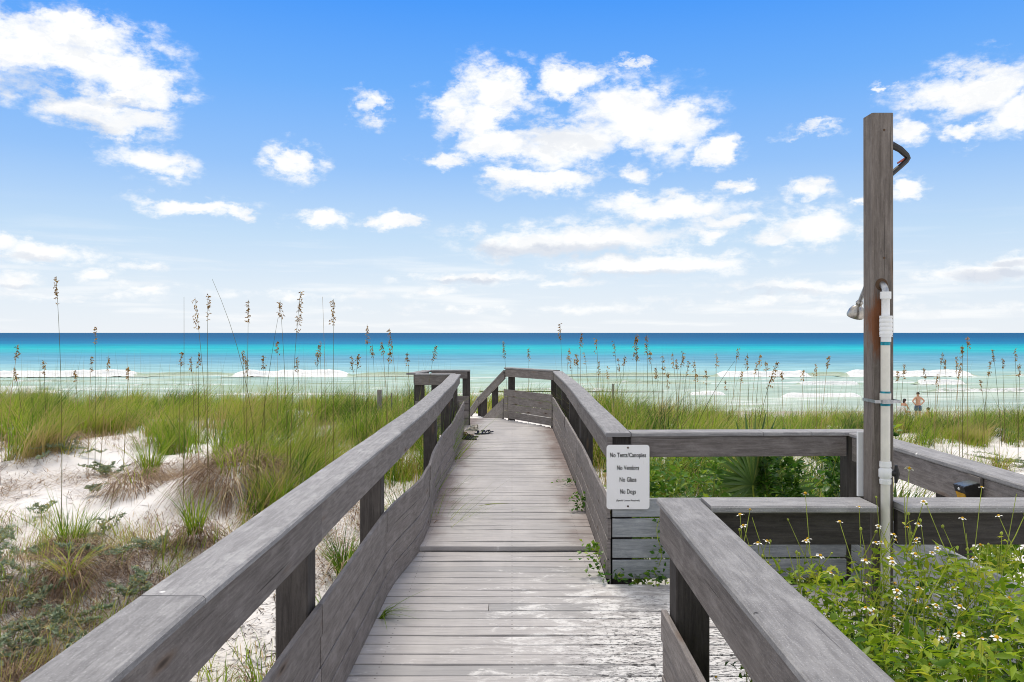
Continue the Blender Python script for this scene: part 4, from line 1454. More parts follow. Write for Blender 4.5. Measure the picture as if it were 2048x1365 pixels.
kl = lambda x, y_: np.clip(keep_left(x, y_ + 1.4) - .25 * keep_left(x, y_ - 2), 0, 1) * (fbm(x * .8, y_ * .8 + 40, 2) > .36)
kr = lambda x, y_: np.clip(keep_right(x, y_ + .9) * .6, 0, 1) * (fbm(x * .8, y_ * .8 + 40, 2) > .46)
ks = lambda x, y_: 1.0 * (fbm(x * .7 + 3, y_ * .7 + 9, 3) > .47)
V, Q, C = merge([straw(900, (-7.5, -1.5, 4.6, 9.4), ks), straw(4200, (-12, -1.1, 6.5, 18), kl), straw(2200, (1.1, 12, 6.6, 18), kr)])
tag(np_mesh('dry_straw', V, Q, None, M['dead'], None, C), 'dry brown straw at the feet of the dune grass', 'straw', kind='stuff')

# bare upright stalks standing out of the grass
N = 1500
x = np.concatenate([RNG.uniform(-14, -1.2, N // 2), RNG.uniform(1.1, 15, N // 2)]); y_ = RNG.uniform(11.5, 24, N)
ok = clear_of_walk(x, y_) & (np.abs(x) < .72 * y_) & (RNG.random(N) < .75) & (np.where(x < 0, keep_left(x, y_), keep_right(x, y_)) > .1)
b = on_ground(np.column_stack([x[ok], y_[ok]])); N = len(b)
V, Q, C = blades(b, RNG.uniform(.9, 1.75, N), RNG.uniform(0, 6.3, N), RNG.normal(0, .07, N), RNG.normal(0, .10, N), np.ones(N), np.zeros(N), np.full(N, .0062), RNG.random(N), 4)
tag(np_mesh('grass_stalks', V, Q, None, M['oatstem'], None, C), 'thin bare stalks standing out of the dune grass', 'stalks', kind='stuff')

# ------------------------------------------------------------------ countable tussocks


def tussock(label, px, py, Y, green=70, dead=0, hg=.5, rad=.12, tone=.5, hang=.5, spread=.3, group=None, z=None, deadtone=.5, az0=None, wd=.0095):
    X = (px - 1024) / FPX * Y
    zb = float(ground(X, Y)) if z is None else z
    t = thing('grass_tussock', label, 'grass', (X, Y, zb), group)
    if dead:
        r = rad * np.sqrt(RNG.random(dead)); a = RNG.uniform(0, 6.3, dead)
        bx, by = X + r * np.cos(a), Y + r * np.sin(a)
        b = np.column_stack([bx, by, ground(bx, by) + RNG.uniform(.02, .22, dead)])
        V, Q, C = blades(b, hang * RNG.uniform(.5, 1.25, dead), a + RNG.normal(0, .5, dead), RNG.uniform(.35, .8, dead), RNG.uniform(-.1, .3, dead), RNG.uniform(.1, .7, dead), RNG.uniform(.7, 1.35, dead),
                         RNG.uniform(.006, .012, dead), np.clip(RNG.normal(deadtone, .32, dead), 0, 1), 5)
        np_mesh('dead_skirt', V, Q, None, M['dead'], t, C)
    if green:
        r = rad * .5 * np.sqrt(RNG.random(green)); a = RNG.uniform(0, 6.3, green)
        bx, by = X + r * np.cos(a), Y + r * np.sin(a)
        b = np.column_stack([bx, by, np.full(green, zb) if z is not None else ground(bx, by) + (.1 if dead > 200 else 0)])
        aa = a + RNG.normal(0, .7, green) if az0 is None else RNG.normal(az0, .55, green)
        V, Q, C = blades(b, hg * RNG.uniform(.5, 1.15, green), aa, np.abs(RNG.normal(spread, .15, green)), np.abs(RNG.normal(spread, .22, green)), np.full(green, 1.0), np.abs(RNG.normal(spread * .8, .18, green)),
                         wd * RNG.uniform(.7, 1.25, green), np.clip(RNG.normal(tone, .16, green), 0, 1), 5)
        np_mesh('blades', V, Q, None, M['grass'], t, C)
    return t


tussock('large mop of dead brown grass hanging down the white sand slope', 470, 955, 9.9, 70, 1100, .60, .46, .6, .85)
tussock('tall bright green tussock above the white sand slope', 300, 935, 11.6, 150, 160, .85, .22, .55, .4, .22)
tussock('green tuft with a brown skirt in the middle of the sand slope', 142, 1128, 8.1, 75, 420, .62, .20, .45, .42, .22, deadtone=.3)
tussock('upright green tuft by the rail on the sand slope', 392, 1090, 8.3, 75, 260, .60, .17, .5, .38, .2, deadtone=.35)
tussock('yellow arching tuft over dark brush, low on the slope', 138, 1225, 6.9, 60, 260, .45, .16, .82, .40, .5, deadtone=.25)
tussock('brown and green tussock at the frame edge on the far bank', 24, 905, 12.6, 150, 300, .8, .3, .6, .45, .25)
tussock('brownish tussock beside the far bank of bare sand', 118, 905, 12.4, 90, 420, .6, .3, .5, .45, .3)
tussock('dead leaning tuft between the tall tussock and the sand', 270, 1000, 10.2, 15, 420, .4, .32, .7, .5)
tussock('low straw tuft right under the big brown mop', 520, 1030, 8.9, 30, 200, .3, .2, .8, .35, .4)
tussock('dense green tuft against the railing behind the brown mop', 560, 965, 9.3, 140, 160, .62, .2, .42, .4, .3)
tussock('deep green tuft close to the railing, halfway along it', 655, 940, 9.6, 150, 60, .6, .2, .36, .4, .32)
tussock('grass tuft seen between the first two railing posts', 668, 1120, 6.3, 90, 60, .5, .14, .5, .35, .28)
tussock('straw and green tuft below the railing near the first post', 470, 1345, 4.9, 90, 220, .42, .18, .62, .4, .4)
tussock('straggly tuft on the sand under the rail at the frame bottom', 420, 1360, 4.3, 60, 160, .36, .2, .66, .35, .45)
tussock('thin green grass on the sand between rail and first post', 520, 1240, 5.6, 60, 120, .45, .2, .55, .35, .3)
tussock('straw tuft against the kerb boards past the first post', 640, 1230, 4.7, 50, 120, .38, .14, .7, .32, .35)
tussock('green tuft standing in front of the second railing post', 745, 1050, 6.6, 110, 60, .62, .14, .42, .35, .25)
tussock('dark green tuft in the railing gap behind the second post', 690, 1015, 7.4, 120, 80, .55, .16, .32, .35, .3)
tussock('thin tuft on sand seen under the rail before the first post', 585, 1290, 5.0, 45, 90, .4, .12, .6, .35, .3)
tussock('green tuft filling the railing gap past the second post', 820, 960, 8.4, 190, 40, .95, .16, .38, .35, .25)
tussock('loose grass spilling over the kerb boards onto the boardwalk', 845, 1035, 7.55, 120, 25, .95, .10, .5, .35, .34, az0=-.25)
tussock('green grass crowding the railing near the shoes', 880, 905, 11.0, 200, 40, 1.1, .2, .38, .35, .25)
tussock('grass tuft sprouting through the deck planks by the kerb boards', 762, 1240, 4.92, 34, 10, .17, .03, .42, .12, .75, z=.0, az0=0.0, wd=.006)
tussock('small green tuft on the sand beyond the shower bay railing', 1862, 900, 13.2, 60, 60, .40, .14, .55, .3, .35)
tussock('green clump on the sand at the frame edge beyond the solar light', 2040, 960, 9.9, 150, 40, .42, .2, .4, .3, .45)
tussock('yellowing tuft on the sand beyond the bay, farther back', 2000, 880, 14.2, 80, 80, .5, .2, .7, .3, .4)
tussock('tall clump of green grass right behind the far walk railing', 1190, 812, 13.4, 330, 60, 1.12, .42, .44, .4, .2)
tussock('green grass clump behind the railing cap joint', 1245, 835, 12.0, 240, 40, .95, .36, .46, .4, .22)

# ------------------------------------------------------------------ silvery groundcover, brush, litter


def groundcover(label, px, py, Y, rad, n=420, h=.10, tone=.70):
    X = (px - 1024) / FPX * Y
    t = thing('groundcover_plant', label, 'plant', (X, Y, float(ground(X, Y))))
    A = Acc()
    P_, D_ = [], []
    for s in range(max(7, int(rad * 26))):
        a = random.uniform(0, 6.3); L_ = rad * random.uniform(.4, 1.1)
        x0, y0 = X + random.gauss(0, rad * .25), Y + random.gauss(0, rad * .25)
        pts = []
        for k in range(6):
            u = k / 5
            xx, yy = x0 + math.cos(a) * L_ * u, y0 + math.sin(a) * L_ * u
            a += random.gauss(0, .25)
            pts.append(Vector((xx, yy, float(ground(xx, yy)) + .015 + h * (.25 + .75 * u) * random.uniform(.7, 1.2))))
        A.tube(pts, [.004, .004, .0035, .003, .0025, .002], 3, caps=False)
        m = n // max(7, int(rad * 26))
        for j in range(m):
            u = random.random() ** .7 * 4.99
            p = pts[int(u)].lerp(pts[int(u) + 1], u - int(u))
            P_.append(p[:]); D_.append((random.gauss(0, 1), random.gauss(0, 1), random.uniform(.1, 1.3)))
    A.build('stem', M['weedstem'], t)
    P_, D_ = np.array(P_), np.array(D_)
    n = len(P_)
    V, T, C = leaf_cloud(P_, D_, RNG.uniform(.024, .058, n), RNG.uniform(.012, .022, n), np.clip(RNG.normal(tone, .2, n), 0, 1))
    o = np_mesh('foliage', V, None, T, M['silver'], t, C)


GC = [('silvery groundcover patch on the sand below the far bank', 120, 930, 12.0, .55, 900), ('greyish groundcover beside the far bank, next to the tall tussock', 215, 938, 11.4, .45, 700),
      ('small silvery sprig on open white sand', 190, 990, 10.2, .16, 160), ('green groundcover at the foot of the dead leaning tuft', 80, 1010, 9.6, .18, 160),
      ('creeping groundcover at the frame edge above the brush', 15, 1085, 8.6, .40, 420), ('upright silvery sprigs in the middle of the slope', 205, 1045, 9.0, .25, 280),
      ('long silvery groundcover runner next to the upright tuft', 300, 1090, 8.3, .40, 520), ('silvery sprigs poking from dark brush', 165, 1150, 7.6, .28, 340),
      ('grey green groundcover at the frame edge low on the slope', 20, 1200, 7.0, .34, 520), ('thick silvery groundcover mat near the rail at the frame bottom', 95, 1285, 6.2, .40, 1000),
      ('dark groundcover mat right at the lower frame edge', 15, 1330, 5.9, .34, 700), ('orange tinged groundcover sprigs in the brush', 55, 1235, 6.6, .22, 300),
      ('silvery mat beside the thick mat, under the yellow tuft', 190, 1290, 6.1, .30, 520), ('grey green groundcover carpet behind the shower bay', 1850, 872, 13.6, .75, 1500),
      ('pale groundcover patch behind the shower post', 1795, 858, 14.6, .6, 900), ('grey groundcover patch on the sand beyond the solar light', 1925, 880, 13.0, .6, 800),
      ('silvery groundcover spreading under the arching yellow tuft toward the rail', 260, 1215, 6.9, .32, 420),
      ('grey green sprigs on the slope left of the middle tuft', 60, 1140, 7.8, .30, 380),
      ('low green groundcover far along the sand bank beyond the bay', 2010, 868, 14.5, .6, 700)]
for g_ in GC:
    groundcover(*g_[:5], int(g_[5] * 1.7), .13)


def brush(label, px, py, Y, rad, n):
    X = (px - 1024) / FPX * Y
    r = rad * np.sqrt(RNG.random(n)); a = RNG.uniform(0, 6.3, n)
    bx, by = X + r * np.cos(a) * 1.4, Y + r * np.sin(a)
    b = np.column_stack([bx, by, ground(bx, by) + RNG.uniform(0, .09, n)])
    V, Q, C = blades(b, RNG.uniform(.10, .34, n), RNG.uniform(0, 6.3, n), RNG.uniform(.5, 1.0, n), RNG.normal(0, .2, n), RNG.uniform(-.05, .45, n), RNG.uniform(0, .4, n), RNG.uniform(.004, .008, n), RNG.random(n), 3)
    o = np_mesh('dead_brush', V, Q, None, M['twig'], None, C)
    tag(o, label, 'brush')


brush('dark dead brush spread between the two middle tufts', 285, 1125, 7.8, .62, 1900)
brush('tangle of dead twigs under the yellow arching tuft', 140, 1205, 6.9, .60, 1800)
brush('dark dead brush mat by the rail at the frame bottom', 150, 1330, 5.8, .55, 1500)
brush('small dead brush patch at the frame edge on the white sand', 25, 945, 11.4, .30, 260)
brush('brown litter patch under the big brown mop', 590, 1010, 8.6, .30, 240)
brush('dead creeping stems on the sand beyond the bay', 1930, 905, 12.2, .55, 320)

n = 42000
x = RNG.uniform(-8.5, -1.6, n); y_ = RNG.uniform(4.6, 12.5, n)
m_ = fbm(x * .62 + 2.2, y_ * .62 + 5.5, 3) + .30 * np.exp(-((x + 4.3) ** 2 / 2.6 + (y_ - 6.6) ** 2 / 1.6)) + .12 * np.exp(-((x + 3.6) ** 2 / 1.5 + (y_ - 7.9) ** 2 / .5))
ok = (m_ > .545 + .12 * RNG.random(n)) & (np.abs(x) < .72 * y_ + .8)
b = on_ground(np.column_stack([x[ok], y_[ok]])); n = len(b); b[:, 2] += RNG.uniform(0, .07, n)
V, Q, C = blades(b, RNG.uniform(.10, .42, n), RNG.uniform(0, 6.3, n), RNG.uniform(.5, 1.0, n), RNG.normal(0, .3, n), RNG.uniform(-.05, .55, n), RNG.uniform(0, .4, n), RNG.uniform(.004, .009, n), np.clip(RNG.normal(.45, .33, n), 0, 1), 3)
tag(np_mesh('dead_thatch', V, Q, None, M['dead'], None, C), 'matted brown dead grass lying over the lower sand slope', 'thatch', kind='stuff')
n = 9000
x = np.concatenate([RNG.uniform(-9, -1.1, n // 3), RNG.uniform(-2.6, -1.05, n // 3), RNG.uniform(2.8, 9, n // 3)]); y_ = np.concatenate([RNG.uniform(3.5, 15, n // 3), RNG.uniform(2.6, 7.5, n // 3), RNG.uniform(3.5, 15, n // 3)])
ok = (fbm(x * .9 + 11, y_ * .9, 3) > .44) & clear_of_walk(x, y_)
b = on_ground(np.column_stack([x[ok], y_[ok]])); b[:, 2] += .014; n = len(b)
V, Q, C = blades(b, RNG.uniform(.04, .22, n), RNG.uniform(0, 6.3, n), np.ones(n), RNG.normal(0, .2, n), RNG.uniform(0, .12, n), RNG.uniform(0, .1, n), RNG.uniform(.004, .010, n), RNG.random(n) * .8, 3)
tag(np_mesh('leaf_litter', V, Q, None, M['twig'], None, C), 'scattered bits of dead stalk lying on the white sand', 'litter', kind='stuff')

# ------------------------------------------------------------------ sea oats


def sea_oat(label, tip, basepx, Y, head=.25, droop=1.0, bend=0.0, n=30, group=None, tone=.45, dens=1.0):
    """tip and basepx give the stalk's top and where it enters the grass"""
    T = at(tip[0], tip[1], Y)
    Bx = (basepx - 1024) / FPX * Y
    B = Vector((Bx, Y + random.uniform(-.2, .2), float(ground(Bx, Y)) - .02))
    t = thing('sea_oat', label, 'sea oat', B, group)
    mid = B.lerp(T, .55) + Vector(((T.x - B.x) * -.22 + bend, 0, .02))
    pts = []
    for k in range(11):
        u = k / 10
        pts.append((1 - u) ** 2 * B + 2 * u * (1 - u) * mid + u * u * T)
    r0 = .0046 if Y < 12 else .0060
    A = Acc(); A.tube(pts, [r0 * (1 - .62 * k / 10) for k in range(11)], 4, caps=False)
    st = A.build('stem', M['oatstem'], t)
    at_ = st.data.attributes.new('col', 'FLOAT_COLOR', 'POINT')
    v = random.random()
    at_.data.foreach_set('color', [v, 0, 0, 1] * len(st.data.vertices))
    if head > 0:
        def pt(u):
            return (1 - u) ** 2 * B + 2 * u * (1 - u) * mid + u * u * T
        total = (T - B).length
        u0 = 1 - head / total
        P_, D_ = [], []
        sd_ = random.choice((-1, 1)) if abs(T.x - B.x) < .05 else (1 if T.x > B.x else -1)
        for k in range(int(n * 1.9)):
            u = u0 + (1 - u0) * random.random() ** .9 * .985
            lump = .5 + .5 * math.sin(u * 90 + v * 20)
            if random.random() > .45 + .55 * lump:
                continue
            p = pt(u)
            out = random.uniform(.0, .032) * droop * (1.15 - (u - u0) / (1 - u0) * .7)
            p = p + Vector((random.choice((-.5, 1)) * sd_ * out, random.uniform(-.7, .7) * out, random.uniform(-.02, .0) * droop))
            P_.append(p[:]); D_.append((random.gauss(.3 * sd_, .55), random.gauss(0, .55), random.uniform(-1.1, .35) * droop + (1 - droop)))
        P_, D_ = np.array(P_), np.array(D_); m = len(P_)
        V, F, C = leaf_cloud(P_, D_, RNG.uniform(.024, .044, m) * (1.0 if Y < 12 else 1.2), RNG.uniform(.011, .019, m) * (1.0 if Y < 12 else 1.25), np.clip(RNG.normal(tone, .22, m), 0, 1), .5)
        np_mesh('seed_head', V, None, F, M['oat'], t, C)['kind'] = 'stuff'


OATS = [
    ('tall sea oat alone at the far edge, heavy brown head against the sky', (112, 553), 140, 9.2, .34, 1.0, .03, 46),
    ('sea oat with a drooping lacy head against the sky', (390, 595), 425, 9.8, .42, 1.5, 0, 40),
    ('sea oat with a narrow head right beside the lacy one', (416, 588), 405, 9.8, .36, .7, 0, 38),
    ('sea oat standing just right of the long bent bare stalk', (497, 600), 498, 9.8, .30, .9, 0, 40),
    ('dark headed sea oat left of the largest plume', (560, 600), 575, 9.6, .24, .9, .02, 34),
    ('largest golden sea oat plume against the sky', (601, 583), 580, 9.2, .50, 1.1, -.04, 66),
    ('sea oat with a hanging lower spikelet right of the bare upright stalk', (667, 598), 668, 9.8, .34, 1.1, 0, 44),
    ('thin sea oat rising just above the horizon', (190, 654), 195, 11.5, .26, .7, 0, 28),
    ('sea oat with its head on the horizon line', (734, 650), 730, 11.2, .28, .9, 0, 36),
    ('reddish sea oat tipping over near the alcove', (779, 657), 805, 11.0, .30, 1.1, 0, 40),
    ('short sea oat leaning right beside the alcove', (871, 690), 840, 11.5, .24, 1.1, 0, 36),
    ('sea oat standing over the stair railing', (1007, 683), 1018, 15.8, .36, 1.1, 0, 30),
    ('thin sea oat over the angled end railing', (1058, 697), 1056, 16.5, .28, .8, 0, 26),
    ('dark thin sea oat crossing the horizon above the walk railing', (1120, 648), 1128, 14.0, .32, .6, 0, 30),
    ('sea oat with a small head on the horizon by the walk railing', (1162, 664), 1160, 14.0, .30, .9, 0, 34),
    ('thick golden sea oat plume drooping to one side behind the bay', (1274, 667), 1268, 12.5, .46, 1.5, 0, 70),
    ('sea oat right behind the thick golden plume', (1293, 670), 1300, 13.5, .36, .8, 0, 36),
    ('long feathered sea oat leaning far right above the surf', (1554, 722), 1500, 12.5, .44, 1.5, 0, 54),
    ('sea oat close to the shower post on its seaward side', (1657, 712), 1640, 14.0, .26, .9, 0, 32),
]
for o_ in OATS:
    sea_oat(*o_)
ORD = ['first', 'second', 'third', 'fourth', 'fifth', 'sixth', 'seventh', 'eighth', 'ninth', 'tenth', 'eleventh', 'twelfth', 'thirteenth', 'fourteenth', 'fifteenth', 'sixteenth', 'seventeenth', 'eighteenth', 'nineteenth', 'twentieth']
ORD += ['twenty-' + k for k in ORD[:9]] + ['thirtieth'] + ['thirty-' + k for k in ORD[:9]]
LG = [(36, 690), (88, 722), (183, 712), (217, 712), (258, 735), (362, 705), (382, 712), (398, 705), (486, 700), (494, 715), (527, 710), (556, 682), (594, 715), (640, 685), (636, 700), (703, 712), (716, 708), (764, 682), (779, 702), (815, 705), (745, 690), (30, 735), (150, 740)]
for k_, (a, b_) in enumerate(sorted(LG)):
    sea_oat(ORD[k_] + ' small headed sea oat before the sea, counting from the frame edge toward the alcove', (a, b_), a + random.uniform(-14, 14), random.uniform(11, 14), random.uniform(.2, .3), random.uniform(.7, 1.2), 0, 26, 'sea oats before the sea on the tussock side')
RG = [(1138, 695), (1140, 715), (1154, 706), (1169, 705), (1192, 676), (1198, 722), (1216, 735), (1228, 682), (1236, 716), (1249, 711), (1312, 733), (1325, 712), (1345, 705), (1353, 720), (1366, 701), (1378, 722), (1389, 720), (1391, 745), (1412, 737), (1433, 706), (1452, 760), (1476, 694), (1495, 707), (1513, 727), (1520, 706), (1531, 723), (1565, 742), (1608, 738), (1632, 727), (1483, 742), (1334, 742), (1300, 700)]
for k_, (a, b_) in enumerate(sorted(RG)):
    sea_oat(ORD[k_] + ' small headed sea oat counting from the walk railing toward the shower post', (a, b_), a + random.uniform(-16, 16), random.uniform(12.5, 16), random.uniform(.18, .34), random.uniform(.6, 1.4), random.uniform(-.08, .08), random.randint(14, 24), 'sea oats between the walk railing and the shower post', random.uniform(.45, .75))
FG = [(1885, 705), (1890, 718), (1912, 712), (1921, 725), (1925, 690), (1935, 673), (1986, 700), (1980, 722), (2005, 716), (2030, 697), (1795, 742), (1808, 730), (1961, 760), (1874, 748), (2040, 725), (1848, 735)]
for k_, (a, b_) in enumerate(sorted(FG)):
    sea_oat(ORD[k_] + ' small headed sea oat past the shower post, counting toward the frame edge', (a, b_), a + random.uniform(-16, 16), random.uniform(14, 17), random.uniform(.22, .34), random.uniform(.7, 1.2), 0, 28, 'sea oats past the shower post')
for (lab, tip, bs, Y, bend) in [('long bent bare stalk arching over against the sky', (424, 558), 520, 9.2, .20), ('straight bare stalk against the sky beside the lacy sea oat', (368, 594), 372, 9.6, 0),
                                ('straight bare stalk between the plume and the hanging sea oat', (645, 594), 655, 9.6, .02), ('bare stalk leaning in front of the sea before the plume', (556, 636), 520, 9.6, 0),
                                ('long bare stalk leaning across the surf behind the bay', (1470, 722), 1370, 12, 0), ('bare stalk with a nodding tip under the tall lone sea oat', (1785, 640), 1785, 20, 0)][:5]:
    sea_oat(lab, tip, bs, Y, 0, 1, bend)

# ------------------------------------------------------------------ stakes in the grass
for (lab, px, top, Y, w_) in [('short square wooden stub in the grass before the surf', 759, 780, 17.5, .09), ('thin brown stake in the grass beside the square stub', 783, 786, 17.0, .03),
                              ('thin upright stake in the grass behind the walk railing', 1226, 768, 14.5, .03)]:
    p = at(px, top, Y)
    o = board('wooden_stake', [(p.x, p.y, float(ground(p.x, p.y)) - .1), (p.x, p.y, p.z)], w_, w_, M['skirt'], None, .004)
    tag(o, lab, 'stake')

# ------------------------------------------------------------------ plants round the bay


def broadleaf(name, label, x0, x1, y0, y1, ztop, n, L_, tone, cat='plant', mat='vine', zbot=-.35, up=.4):
    cx, cy = (x0 + x1) / 2, (y0 + y1) / 2
    t = thing(name, label, cat, (cx, cy, float(ground(cx, cy))))
    A = Acc(); P_, D_ = [], []
    ns = max(6, int((x1 - x0) * (y1 - y0) * 26))
    m = n // ns
    for s in range(ns):
        bx, by = random.uniform(x0, x1), random.uniform(y0, y1)
        zt = ztop * random.uniform(.72, 1.05)
        g_ = float(ground(bx, by))
        pts = []
        dx, dy = random.gauss(0, .12), random.gauss(0, .12)
        for k in range(7):
            u = k / 6
            pts.append(Vector((min(max(bx + dx * u + .03 * math.sin(u * 7 + s), x0 - .1), x1 + .1), min(max(by + dy * u, y0 - .05), y1 + .2), g_ + (zt - g_) * u ** .9)))
        A.tube(pts, [.005, .005, .0045, .004, .003, .0025, .002], 4, caps=False)
        for j in range(m):
            u = random.random() ** .6 * 5.99
            p = pts[int(u)].lerp(pts[int(u) + 1], u - int(u))
            d = Vector((random.gauss(0, 1), random.gauss(-.2, 1), random.gauss(up, .5))).normalized()
            P_.append((p + d * random.uniform(.0, .06))[:]); D_.append(d[:])
    A.build('stem', M['weedstem'], t)
    P_, D_ = np.array(P_), np.array(D_); k = len(P_)
    hgt_t = (P_[:, 2] - zbot) / (ztop - zbot)
    V, T, C = leaf_cloud(P_, D_, L_ * RNG.uniform(.6, 1.25, k), L_ * RNG.uniform(.38, .72, k), np.clip(RNG.normal(tone, .2, k), 0, 1), .18)
    np_mesh('foliage', V, None, T, M[mat], t, C)
    return t


broadleaf('leafy_vine', 'bright leafy vine right beside the white sign, behind the bay railing', .95, 1.45, 6.0, 6.7, .78, 1100, .075, .78)
broadleaf('leafy_vine', 'dark leafy vine climbing the back corner of the shower bay', 2.15, 2.75, 6.05, 6.6, .98, 2300, .07, .46)
broadleaf('leafy_shrub', 'mixed green shrub behind the bay railing, in front of the palmetto', 1.35, 2.35, 6.05, 6.35, .42, 600, .055, .66)
broadleaf('leafy_shrub', 'low green shrub on the slope behind the palmetto', 1.1, 3.2, 7.6, 9.6, .42, 2400, .07, .62)


broadleaf('leafy_shrub', 'yellow green shrub outside the far side of the shower bay, under the solar light', 2.72, 3.75, 3.5, 5.4, .74, 4200, .06, .72, mat='weed')


def palmetto(label, x, y_, fronds, tone, z=None):
    zb = float(ground(x, y_)) if z is None else z
    t = thing('palmetto', label, 'palm', (x, y_, zb))
    for (az_, el_, L_, R_) in fronds:
        d = Vector((math.cos(R(az_)) * math.cos(R(el_)), math.sin(R(az_)) * math.cos(R(el_)), math.sin(R(el_))))
        b = Vector((x, y_, zb)); h = b + d * L_
        A = Acc(); A.tube([b, b.lerp(h, .5) + Vector((0, 0, .03)), h], [.012, .009, .007], 5)
        A.build('stalk', M['weedstem'], t)
        s = d.cross(Vector((0, 0, 1))).normalized(); u = s.cross(d)
        V, T, C = [], [], []
        nl = 24
        for k in range(nl):
            a = R(-105 + 210 * k / (nl - 1))
            dd = (d * math.cos(a) + s * math.sin(a) + u * (.18 - .1 * abs(math.sin(a)))).normalized()
            side = dd.cross(u).normalized()
            ll = R_ * (1 - .22 * abs(a) / 1.8) * random.uniform(.9, 1.05)
            wv = .030
            droop = Vector((0, 0, -.10 * ll * random.uniform(.3, 1.4)))
            i0 = len(V)
            p1, p2, p3 = h + dd * ll * .3, h + dd * ll * .68 + droop * .4, h + dd * ll + droop
            V += [h, p1 - side * wv * .5 + u * .006, p1 - u * .004, p1 + side * wv * .5 + u * .006, p2 - side * wv * .42 + u * .005, p2 - u * .003, p2 + side * wv * .42 + u * .005, p3]
            T += [(i0, i0 + 2, i0 + 1), (i0, i0 + 3, i0 + 2), (i0 + 1, i0 + 2, i0 + 5), (i0 + 1, i0 + 5, i0 + 4), (i0 + 2, i0 + 3, i0 + 6), (i0 + 2, i0 + 6, i0 + 5), (i0 + 4, i0 + 5, i0 + 7), (i0 + 5, i0 + 6, i0 + 7)]
            c = min(1, max(0, random.gauss(tone, .14)))
            C += [(c, .5)] * 8
        np_mesh('frond', [v[:] for v in V], None, T, M['palm'], t, C)


palmetto('palmetto with stiff fan fronds rising behind the shower bay railing', 2.08, 6.55, [(100, 78, 1.12, .66), (160, 52, .62, .80), (195, 44, .55, .80), (60, 62, .75, .70), (228, 54, .45, .66), (20, 48, .6, .6), (130, 84, 1.10, .62), (75, 80, 1.02, .60), (182, 64, .62, .80), (210, 60, .6, .75), (300, 66, .5, .55)], .60)
palmetto('yellowing palmetto under the shower bay railing, beside the solar light', 3.05, 6.0, [(190, 58, .95, .50), (230, 52, .90, .50), (150, 62, 1.0, .5), (265, 56, .95, .48), (90, 60, .9, .5), (340, 55, .9, .5), (210, 75, 1.05, .45)], .80)

# creepers at the kerb boards
for (lab, name, px, py, Y, n, z0, z1, sp) in [('small creeper with pale leaves at the foot of the sign post', 'creeper', 1196, 1150, 5.80, 60, .01, .24, .05),
                                              ('low heart leaved creeper on the planks under the grey slats', 'creeper', 1240, 1158, 5.63, 34, .01, .07, .09),
                                              ('heart leaves at the slats beside the near railing corner', 'creeper', 1312, 1150, 5.63, 26, .01, .10, .05),
                                              ('creeper hanging down the grey slats behind the near railing', 'creeper', 1318, 1090, 5.655, 22, .10, .45, .03),
                                              ('green creeper pushing under the kerb boards midway along the walk', 'creeper', 1166, 1028, 7.75, 60, .05, .20, .06),
                                              ('second creeper under the kerb boards, farther from the sign', 'creeper', 1142, 975, 9.1, 30, .05, .09, .10)]:
    X = (px - 1024) / FPX * Y
    t = thing(name, lab, 'plant', (X, Y, z0))
    A = Acc(); a = [Vector((X + .02 * math.sin(k * 1.3), Y + .012 * math.cos(k), z0 + (z1 - z0) * k / 5)) for k in range(6)]
    A.tube(a, .003, 4); A.build('stem', M['weedstem'], t)
    P_ = np.column_stack([X + RNG.normal(-.02 if Y > 5.7 else 0, sp, n), Y + RNG.normal(0, sp * .5, n) - .01, RNG.uniform(z0, z1, n)])
    D_ = np.column_stack([RNG.normal(-.3, .8, n), RNG.normal(-.5, .5, n), RNG.normal(.3, .5, n)])
    V, T, C = leaf_cloud(P_, D_, RNG.uniform(.03, .055, n), RNG.uniform(.022, .04, n), np.clip(RNG.normal(.72 if 'pale' in lab else .5, .2, n), 0, 1), .12)
    np_mesh('foliage', V, None, T, M['vine'], t, C)

# ------------------------------------------------------------------ flowering weeds before the bay
fm = Acc()
for k in range(5):
    a = 2 * math.pi * k / 5
    u = Vector((math.cos(a), math.sin(a), 0)); s = Vector((-math.sin(a), math.cos(a), 0))
    fm.add([u * .004, u * .011 - s * .0055 + Vector((0, 0, -.001)), u * .0165 + Vector((0, 0, -.004)), u * .011 + s * .0055 + Vector((0, 0, -.001))], [(0, 1, 2, 3)], 0)
fm.lathe((0, 0, -.004), (0, 0, 1), [(0, .003), (.003, .0058), (.006, .0056), (.0085, .003)], 8, 1)
flower_proto = fm.build('flower', [M['petal'], M['disc']], None)
FLOWER = flower_proto.data
bpy.data.objects.remove(flower_proto)
bm_ = Acc()
bm_.lathe((0, 0, -.006), (0, 0, 1), [(0, .002), (.004, .0048), (.009, .0044), (.012, .002)], 6, 0)
bp_ = bm_.build('bud', M['weedstem'], None); BUD = bp_.data; bpy.data.objects.remove(bp_)


